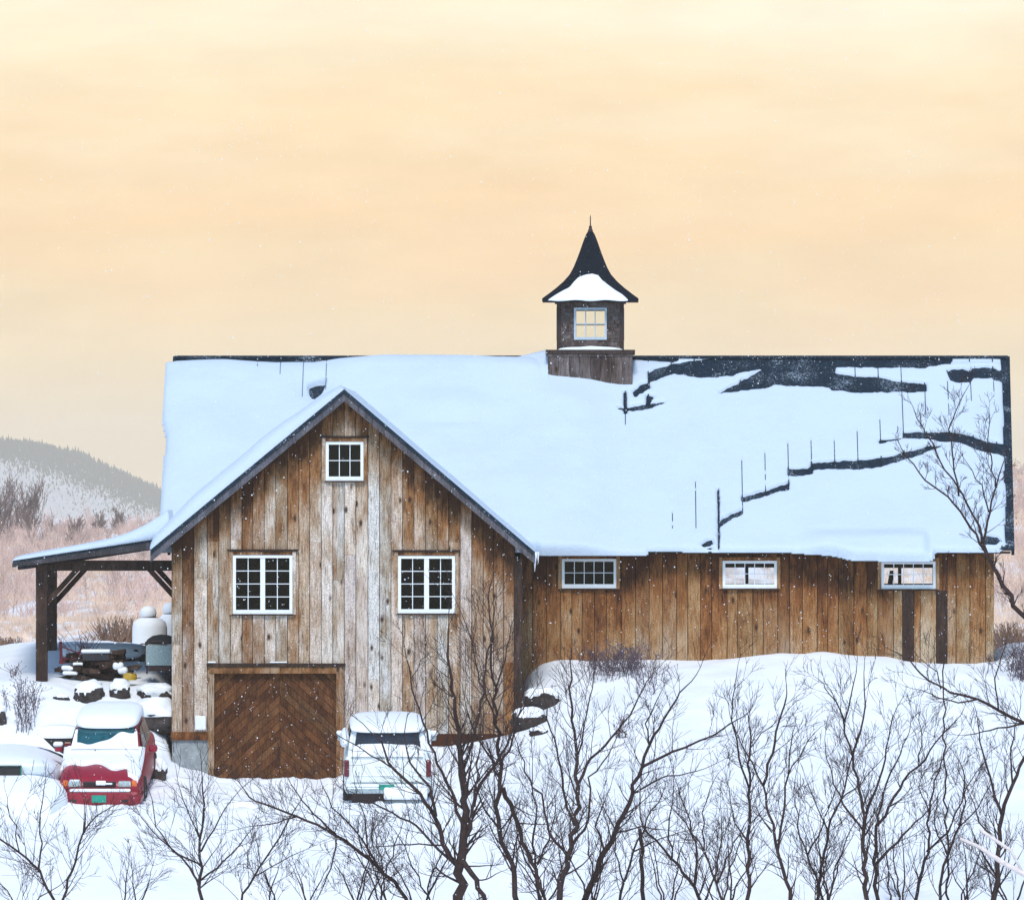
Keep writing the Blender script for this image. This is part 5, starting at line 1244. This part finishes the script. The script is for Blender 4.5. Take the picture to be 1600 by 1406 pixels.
# ------------------------------------------------------------------ foreground trees
BT = 'bare_tree'
TW = dict(twig=(.45, 1.15), dens=4.2, lev=2, kids=3)
G = 'bare trees in front of the barn'
def ft(label, limbs, Y, seed, **k):
    kw = dict(TW); kw.update(k); bare_tree(BT, label, 'tree', limbs, Y, seed, group=G, **kw)
ft('bare sapling at the bottom left corner leaning left', [([(88,1412),(60,1362),(30,1330),(0,1312),(-20,1290)], 2.6, 1.2), ([(60,1362),(64,1318),(62,1270),(68,1240)], 1.6, .8), ([(30,1330),(22,1290),(12,1262)], 1.2, .7)], -12, 101)
ft('thin bare sapling below the red car, second from the left corner', [([(92,1420),(112,1360),(128,1305),(133,1285)], 2.2, 1.3), ([(128,1305),(150,1275),(178,1258)], 1.2, .7), ([(130,1300),(132,1262)], 1.0, .6)], -11, 102, dens=4)
ft('low twiggy sapling spreading from the bottom edge under the red car', [([(40,1440),(18,1400),(0,1380)], 1.6, .8), ([(38,1440),(60,1400),(90,1385)], 1.4, .7)], -13, 103, dens=4)
ft('upright bare tree below the white meter box, spreading like a fan', [([(313,1425),(312,1372),(314,1310),(318,1255),(316,1228)], 3.2, 1.2), ([(312,1380),(285,1340),(250,1310),(228,1285)], 2.0, .9), ([(314,1330),(335,1295),(352,1262)], 1.6, .8), ([(313,1350),(270,1330),(245,1290),(238,1250)], 1.6, .8), ([(314,1310),(290,1262),(282,1235)], 1.3, .7), ([(313,1375),(350,1345),(380,1312)], 1.7, .8)], -12.5, 104, twig=(.45, 1.0))
ft('thin bare sapling leaning right between the fan tree and the big tree', [([(370,1425),(395,1370),(425,1325),(448,1292),(462,1262)], 2.0, .9), ([(395,1370),(440,1345),(470,1330)], 1.2, .6)], -11.5, 105, dens=4)
ft('bare tree whose long limbs sweep far left below the garage door', [([(640,1430),(634,1403),(590,1352),(555,1325),(525,1303),(495,1288),(462,1276),(430,1262),(400,1250),(385,1238)], 3.6, 1.2), ([(525,1303),(500,1282),(470,1250),(455,1225)], 1.8, .8), ([(462,1276),(430,1285),(395,1290)], 1.3, .7), ([(590,1352),(560,1300),(520,1262),(505,1230)], 2.0, .8), ([(600,1362),(575,1330),(572,1290),(560,1250)], 1.8, .8), ([(525,1303),(522,1340),(505,1385)], 1.5, .9)], -14, 106, twig=(.45, 1.0))
ft('largest bare tree, its forked trunk standing before the white vehicle', [([(716,1440),(716,1400),(718,1344),(724,1312),(726,1250),(724,1187),(716,1130),(706,1060),(700,1010)], 9.0, 1.6), ([(714,1350),(698,1330),(681,1275),(655,1240),(619,1203),(600,1175),(587,1150)], 5.0, 1.3), ([(681,1275),(672,1230),(640,1190),(632,1150)], 3.0, 1.1), ([(740,1260),(750,1225),(775,1192),(803,1140),(815,1110)], 3.0, 1.1), ([(726,1320),(735,1280),(745,1230),(748,1180)], 3.4, 1.2), ([(724,1300),(710,1250),(690,1205),(672,1160),(655,1110),(640,1060),(632,1010)], 3.0, .9), ([(724,1200),(745,1140),(756,1080),(762,1020),(772,960)], 2.6, .9), ([(720,1340),(745,1375),(765,1420)], 4.5, 3.5), ([(690,1320),(640,1318),(590,1322)], 1.6, .8), ([(700,1340),(650,1290),(600,1262),(555,1240)], 2.4, 1.0), ([(619,1203),(580,1180),(530,1150)], 1.5, .7)], -16, 107, twig=(.5, 1.15), dens=4.2)
ft('tall bare tree right of the largest one, trunk before the gable corner', [([(810,1440),(806,1400),(796,1350),(781,1297),(781,1240),(781,1194),(776,1130),(771,1060),(768,990),(764,945)], 5.0, 1.2), ([(781,1215),(770,1190),(745,1150),(730,1110)], 2.4, .9), ([(781,1194),(800,1160),(812,1120),(818,1080)], 2.0, .8), ([(783,1300),(760,1270),(740,1215)], 2.0, .8), ([(786,1230),(802,1270),(825,1330),(850,1400)], 4.2, 3.0), ([(776,1130),(745,1050),(735,1000),(722,960)], 1.8, .7), ([(773,1080),(790,1030),(798,980)], 1.5, .7)], -15, 108, twig=(.5, 1.1), dens=4.2)
ft('slim dark tree rising past the boulders to the long wall', [([(872,1440),(875,1400),(888,1340),(898,1290),(901,1230),(902,1190),(897,1140),(893,1090),(892,1045)], 5.4, 1.3), ([(901,1240),(915,1195),(945,1165),(975,1130),(990,1105),(1010,1065)], 2.6, .9), ([(898,1290),(882,1250),(876,1200),(862,1140),(850,1090)], 2.6, .9), ([(888,1340),(858,1300),(845,1240),(820,1205),(808,1160)], 2.6, .9), ([(902,1190),(912,1130),(925,1075),(930,1040)], 1.6, .7), ([(893,1320),(920,1280),(922,1215),(950,1180)], 2.2, 1.0)], -15.5, 109, twig=(.45, 1.1), dens=4.2)
ft('strongly leaning bare tree bending right below the long wall', [([(905,1440),(920,1390),(945,1330),(970,1285),(988,1240),(1003,1198),(1014,1165),(1032,1125),(1055,1090),(1072,1072)], 5.6, 1.0), ([(1003,1198),(1040,1180),(1080,1162),(1120,1145),(1150,1125)], 2.6, 1.0), ([(988,1240),(1030,1215),(1090,1204)], 1.8, .8), ([(1014,1165),(1010,1130),(1028,1090)], 1.6, .7), ([(945,1330),(930,1290),(945,1250)], 2, .8), ([(965,1300),(1000,1290),(1040,1296)], 1.6, .7)], -14, 110, twig=(.4, 1.0), dens=3.8)
bare_tree('dead_stem', 'broken grey stem standing upright with a cut top, bottom centre right', 'tree stump', [([(1005,1420),(1003,1360),(1000,1296)], 3.6, 3.2)], -12, 111, twig=(.05, .08), dens=.4, lev=0)
ft('bare tree with a low arching trunk, right of the broken grey stem', [([(1110,1430),(1085,1385),(1050,1340),(1025,1312),(1005,1292),(1000,1265)], 3.4, 1.1), ([(1050,1340),(1045,1295),(1052,1240)], 1.7, .8), ([(1085,1385),(1090,1330),(1075,1270),(1060,1230)], 2.2, .8), ([(1100,1410),(1120,1360),(1128,1300)], 2.0, .9)], -13, 112)
ft('straight bare tree in the middle of the open snow slope, thin stem', [([(1166,1440),(1168,1390),(1171,1320),(1170,1240),(1170,1195),(1171,1135)], 3.6, 1.3), ([(1170,1230),(1155,1185),(1146,1140),(1145,1095),(1150,1060)], 2.0, .7), ([(1171,1170),(1190,1145),(1210,1130)], 1.0, .6), ([(1171,1320),(1148,1285),(1140,1240)], 1.6, .8)], -14.5, 113, twig=(.4, .9))
ft('bare tree forking in a wide V right of the straight thin one', [([(1245,1440),(1236,1406),(1220,1345),(1210,1315),(1192,1228),(1176,1195),(1158,1165),(1145,1130)], 3.8, .9), ([(1215,1330),(1224,1260),(1232,1210),(1238,1150)], 2.3, .9), ([(1192,1228),(1210,1160),(1222,1110),(1228,1092)], 2.4, 1.2), ([(1206,1300),(1180,1262),(1160,1250)], 1.3, .6), ([(1232,1210),(1255,1170),(1272,1145)], 1.2, .6)], -15, 114, twig=(.4, .95))
ft('bare tree leaning right from the bottom edge between the two forked trees', [([(1268,1440),(1282,1370),(1295,1300),(1312,1250),(1322,1215),(1335,1170)], 3.0, 1.0), ([(1295,1300),(1275,1260),(1262,1225)], 1.4, .7), ([(1312,1250),(1345,1225),(1365,1200)], 1.4, .7)], -13.5, 115)
ft('tall fan-shaped bare tree below the middle wing window', [([(1358,1440),(1354,1400),(1350,1340),(1351,1275),(1338,1215),(1328,1165),(1315,1125),(1306,1095)], 4.4, 1.2), ([(1331,1180),(1345,1140),(1352,1100),(1350,1058)], 2.0, .8), ([(1318,1130),(1330,1090),(1338,1050)], 1.4, .7), ([(1352,1280),(1370,1230),(1385,1170),(1395,1120)], 2.2, .9), ([(1306,1095),(1290,1075),(1280,1062)], 1.0, .6), ([(1351,1300),(1325,1270),(1305,1225),(1290,1170)], 2.0, .8)], -15, 116, twig=(.45, 1.0), dens=3.8)
ft('bare tree with limbs reaching right below the dark wall boards', [([(1380,1440),(1370,1400),(1366,1345),(1372,1290),(1395,1245),(1435,1195),(1465,1160),(1492,1128)], 3.6, .9), ([(1372,1290),(1378,1240),(1400,1190),(1418,1150)], 2.0, .8), ([(1368,1350),(1400,1315),(1430,1285),(1452,1262)], 2.6, .9), ([(1435,1195),(1440,1150),(1436,1115)], 1.1, .6)], -14, 117, twig=(.4, 1.0), dens=3.8)
ft('slender bare tree between the reaching tree and the right edge', [([(1425,1440),(1432,1390),(1448,1330),(1452,1270),(1462,1220),(1478,1175)], 3.0, .9), ([(1448,1330),(1480,1300),(1500,1255),(1520,1215)], 1.9, .8), ([(1452,1270),(1436,1230),(1440,1190)], 1.2, .6)], -12.5, 118)
ft('dark bare tree leaning right at the right edge, lower corner', [([(1552,1440),(1556,1390),(1560,1330),(1566,1275),(1582,1225),(1600,1185),(1615,1150)], 5.0, 1.8), ([(1566,1275),(1550,1230),(1538,1185),(1528,1130)], 2.6, .9), ([(1560,1320),(1532,1285),(1515,1240)], 1.9, .8), ([(1582,1225),(1580,1170),(1590,1120)], 1.6, .8)], -14.5, 119, twig=(.45, 1.05), dens=3.8)
ft('bare tree outside the right edge, a long limb sweeping in over the snow', [([(1668,1440),(1664,1330),(1650,1220),(1640,1160)], 7, 5), ([(1645,1180),(1600,1130),(1560,1110),(1530,1092),(1500,1084),(1470,1076),(1440,1052),(1420,1032),(1398,1018)], 3.6, .9), ([(1530,1092),(1500,1098),(1465,1090),(1440,1078)], 1.6, .7), ([(1470,1076),(1460,1050),(1440,1030)], 1.2, .6), ([(1600,1130),(1560,1138),(1510,1148)], 1.7, .7), ([(1560,1110),(1555,1060),(1570,1010)], 1.5, .7)], -13, 120, twig=(.4, .95), dens=4.2)
ft('bare tree before the right end of the roof, its fork spreading over the snow', [([(1690,1440),(1675,1300),(1650,1130),(1625,1010),(1600,962),(1570,915),(1550,885),(1538,855)], 7.5, 3.4), ([(1540,862),(1525,835),(1500,800),(1480,775),(1448,750),(1425,725),(1408,700)], 2.4, .9), ([(1534,850),(1530,820),(1512,785),(1498,762),(1475,735),(1462,705),(1450,680),(1438,660),(1430,645)], 2.2, .7), ([(1498,775),(1494,735),(1488,690),(1482,672),(1500,628),(1508,612)], 1.6, .6), ([(1536,848),(1545,800),(1555,760),(1568,722)], 2.2, .8), ([(1545,800),(1534,760),(1510,722)], 1.4, .6), ([(1555,760),(1545,700),(1546,650)], 1.3, .6)], -12, 121, twig=(.22, .55), dens=7)
ft('straight pole-like sapling before the dark wall boards', [([(1482,1440),(1478,1250),(1475,1080),(1476,1000),(1477,930),(1478,872)], 2.0, .7)], -11, 122, twig=(.15, .4), dens=1.6, lev=1)
ft('slim many-stemmed bare tree between the leaning tree and the broken grey stem', [([(960,1440),(975,1380),(990,1330),(1010,1280),(1035,1240)], 2.6, .8), ([(975,1380),(960,1330),(962,1280)], 1.6, .7), ([(990,1330),(1020,1315),(1062,1300)], 1.4, .7)], -13, 123)
ft('slim bare tree with crossing stems between the arching and the straight thin tree', [([(1130,1440),(1120,1380),(1100,1330),(1072,1285),(1050,1262)], 2.6, .8), ([(1120,1380),(1140,1330),(1162,1290)], 1.8, .8), ([(1100,1330),(1098,1270),(1110,1230)], 1.4, .7)], -14, 124)
ft('slim bare tree just right of the wide V tree, leaning left', [([(1300,1440),(1280,1385),(1262,1335),(1248,1290),(1240,1240)], 2.6, .8), ([(1262,1335),(1285,1290),(1300,1250)], 1.5, .7)], -13, 125)
ft('bare tree with a curving double stem right of the reaching tree', [([(1470,1440),(1468,1385),(1480,1335),(1500,1290),(1508,1235),(1500,1190)], 2.8, .8), ([(1480,1335),(1460,1290),(1465,1245)], 1.6, .7), ([(1500,1290),(1530,1262),(1545,1230)], 1.4, .7)], -13, 126)
ft('bare tree with three thin stems at the foot of the slim dark tree', [([(845,1440),(842,1380),(832,1320),(838,1260),(832,1215)], 3, .9), ([(842,1380),(815,1330),(806,1290)], 1.9, .8), ([(840,1350),(862,1300),(868,1262)], 1.8, .8)], -14, 127)
# low thicket between the larger trees
rt = random.Random(77)
spots = [(485,'left of the largest tree'),(560,'under the sweeping limbs of the left tree'),(600,'close left of the largest trunk'),(665,'at the foot of the largest trunk'),(850,'left of the slim dark tree'),(935,'at the foot of the leaning tree'),(1045,'right of the broken grey stem'),(1135,'left of the straight thin tree'),(1290,'left of the tall fan-shaped tree'),(1405,'right of the tall fan-shaped tree'),(1500,'left of the lower right corner'),(1590,'in the lower right corner'),(205,'below and right of the red car'),(425,'below the garage door')]
for k, (px, where) in enumerate(spots):
    big = px not in (205, 425, 485)
    limbs = []
    for q in range(4 if big else 3):
        a = rt.uniform(-.7, .7); h = rt.uniform(60, 135) if big else rt.uniform(40, 80); x0 = px+rt.uniform(-12, 12)
        limbs.append(([(x0, 1430), (x0+a*h*.3, 1430-h*.5), (x0+a*h*.75+rt.uniform(-8, 8), 1430-h)], 1.8, .8))
    bare_tree('thicket_shrub', 'twiggy bare shrub on the bottom edge '+where, 'shrub', limbs, -8.5-rt.random()*6, 300+k, twig=(.4, .9), dens=3.0, lev=2, kids=3, group='bare shrubs along the bottom edge', tname='stem')
# snow-laden limb at the right edge, nearer the viewer
rs_ = random.Random(5); Yn = -40; c = at(1640, 1420, Yn); o = thing('snowy_branch', 'pale snow-laden branch reaching in at the lower right edge', 'branch', c)
w = MB(); s2 = MB(); tp = MB()
for pl, r0 in (([(1700,1420),(1640,1385),(1600,1368),(1560,1345),(1530,1325),(1500,1312)], 5), ([(1600,1368),(1580,1330),(1550,1310),(1530,1296)], 3.2)):
    pts = [at(x, y, Yn) for x, y in pl]; tp.tube(pts, [r0*.5*m_per_px(Yn)*(1-.1*i) for i in range(len(pts))], 6); s2.tube([p_+Vector((0,0,r0*.5*m_per_px(Yn))) for p_ in pts], [.95*r0*m_per_px(Yn)*(1-.11*i)*rs_.uniform(.6, 1.3) for i in range(len(pts))], 9)
M['bark_pale'] = m_plain('pale bark', (.42,.36,.33), .9, 0, .3, 9)
local(tp, c).build('limb', M['bark_pale'], o, smooth=True); local(s2, c).build('snow_cover', M['frostlimb'], o, smooth=True)

# ------------------------------------------------------------------ falling snow
rf = np.random.RandomState(5); V = []; Fc = []
for k in range(9000):
    Y = rf.uniform(-70, -2); px = rf.uniform(-250, 1850); py = rf.uniform(-150, 1500); p_ = at(px, py, Y); r_ = rf.uniform(.42, .85)*m_per_px(Y)*(1.7 if rf.rand() < .04 else 1); b = len(V)
    for d in ((r_,0,0),(-r_,0,0),(0,r_,0),(0,-r_,0),(0,0,r_*1.1),(0,0,-r_*1.1)): V.append((p_.x+d[0], p_.y+d[1], p_.z+d[2]))
    for f in ((0,2,4),(2,1,4),(1,3,4),(3,0,4),(2,0,5),(1,2,5),(3,1,5),(0,3,5)): Fc.append(tuple(q+b for q in f))
me_ = bpy.data.meshes.new('falling_snow'); me_.from_pydata(V, [], Fc); me_.materials.append(M['flake'] if 'flake' in M else M['snow_small'])
fo = bpy.data.objects.new('falling_snow', me_); COL.objects.link(fo); tag(fo, 'fine snowflakes drifting through the air before the barn', 'snowfall', None, 'stuff')

# ------------------------------------------------------------------ haze
mz = bpy.data.materials.new('haze'); mz.use_nodes = True; nz_ = mz.node_tree; nz_.nodes.clear()
oz = nz_.nodes.new('ShaderNodeOutputMaterial'); pv = nz_.nodes.new('ShaderNodeVolumePrincipled'); pv.inputs['Color'].default_value = (1,.90,.76,1); pv.inputs['Density'].default_value = 1.1e-4
nz_.links.new(pv.outputs[0], oz.inputs['Volume'])
w = MB(); w.box(-6500, 6500, -420, 10200, -60, 95); hz = w.build('haze', mz); tag(hz, 'thin pale mist that fades the far hillside', 'haze', None, 'stuff')
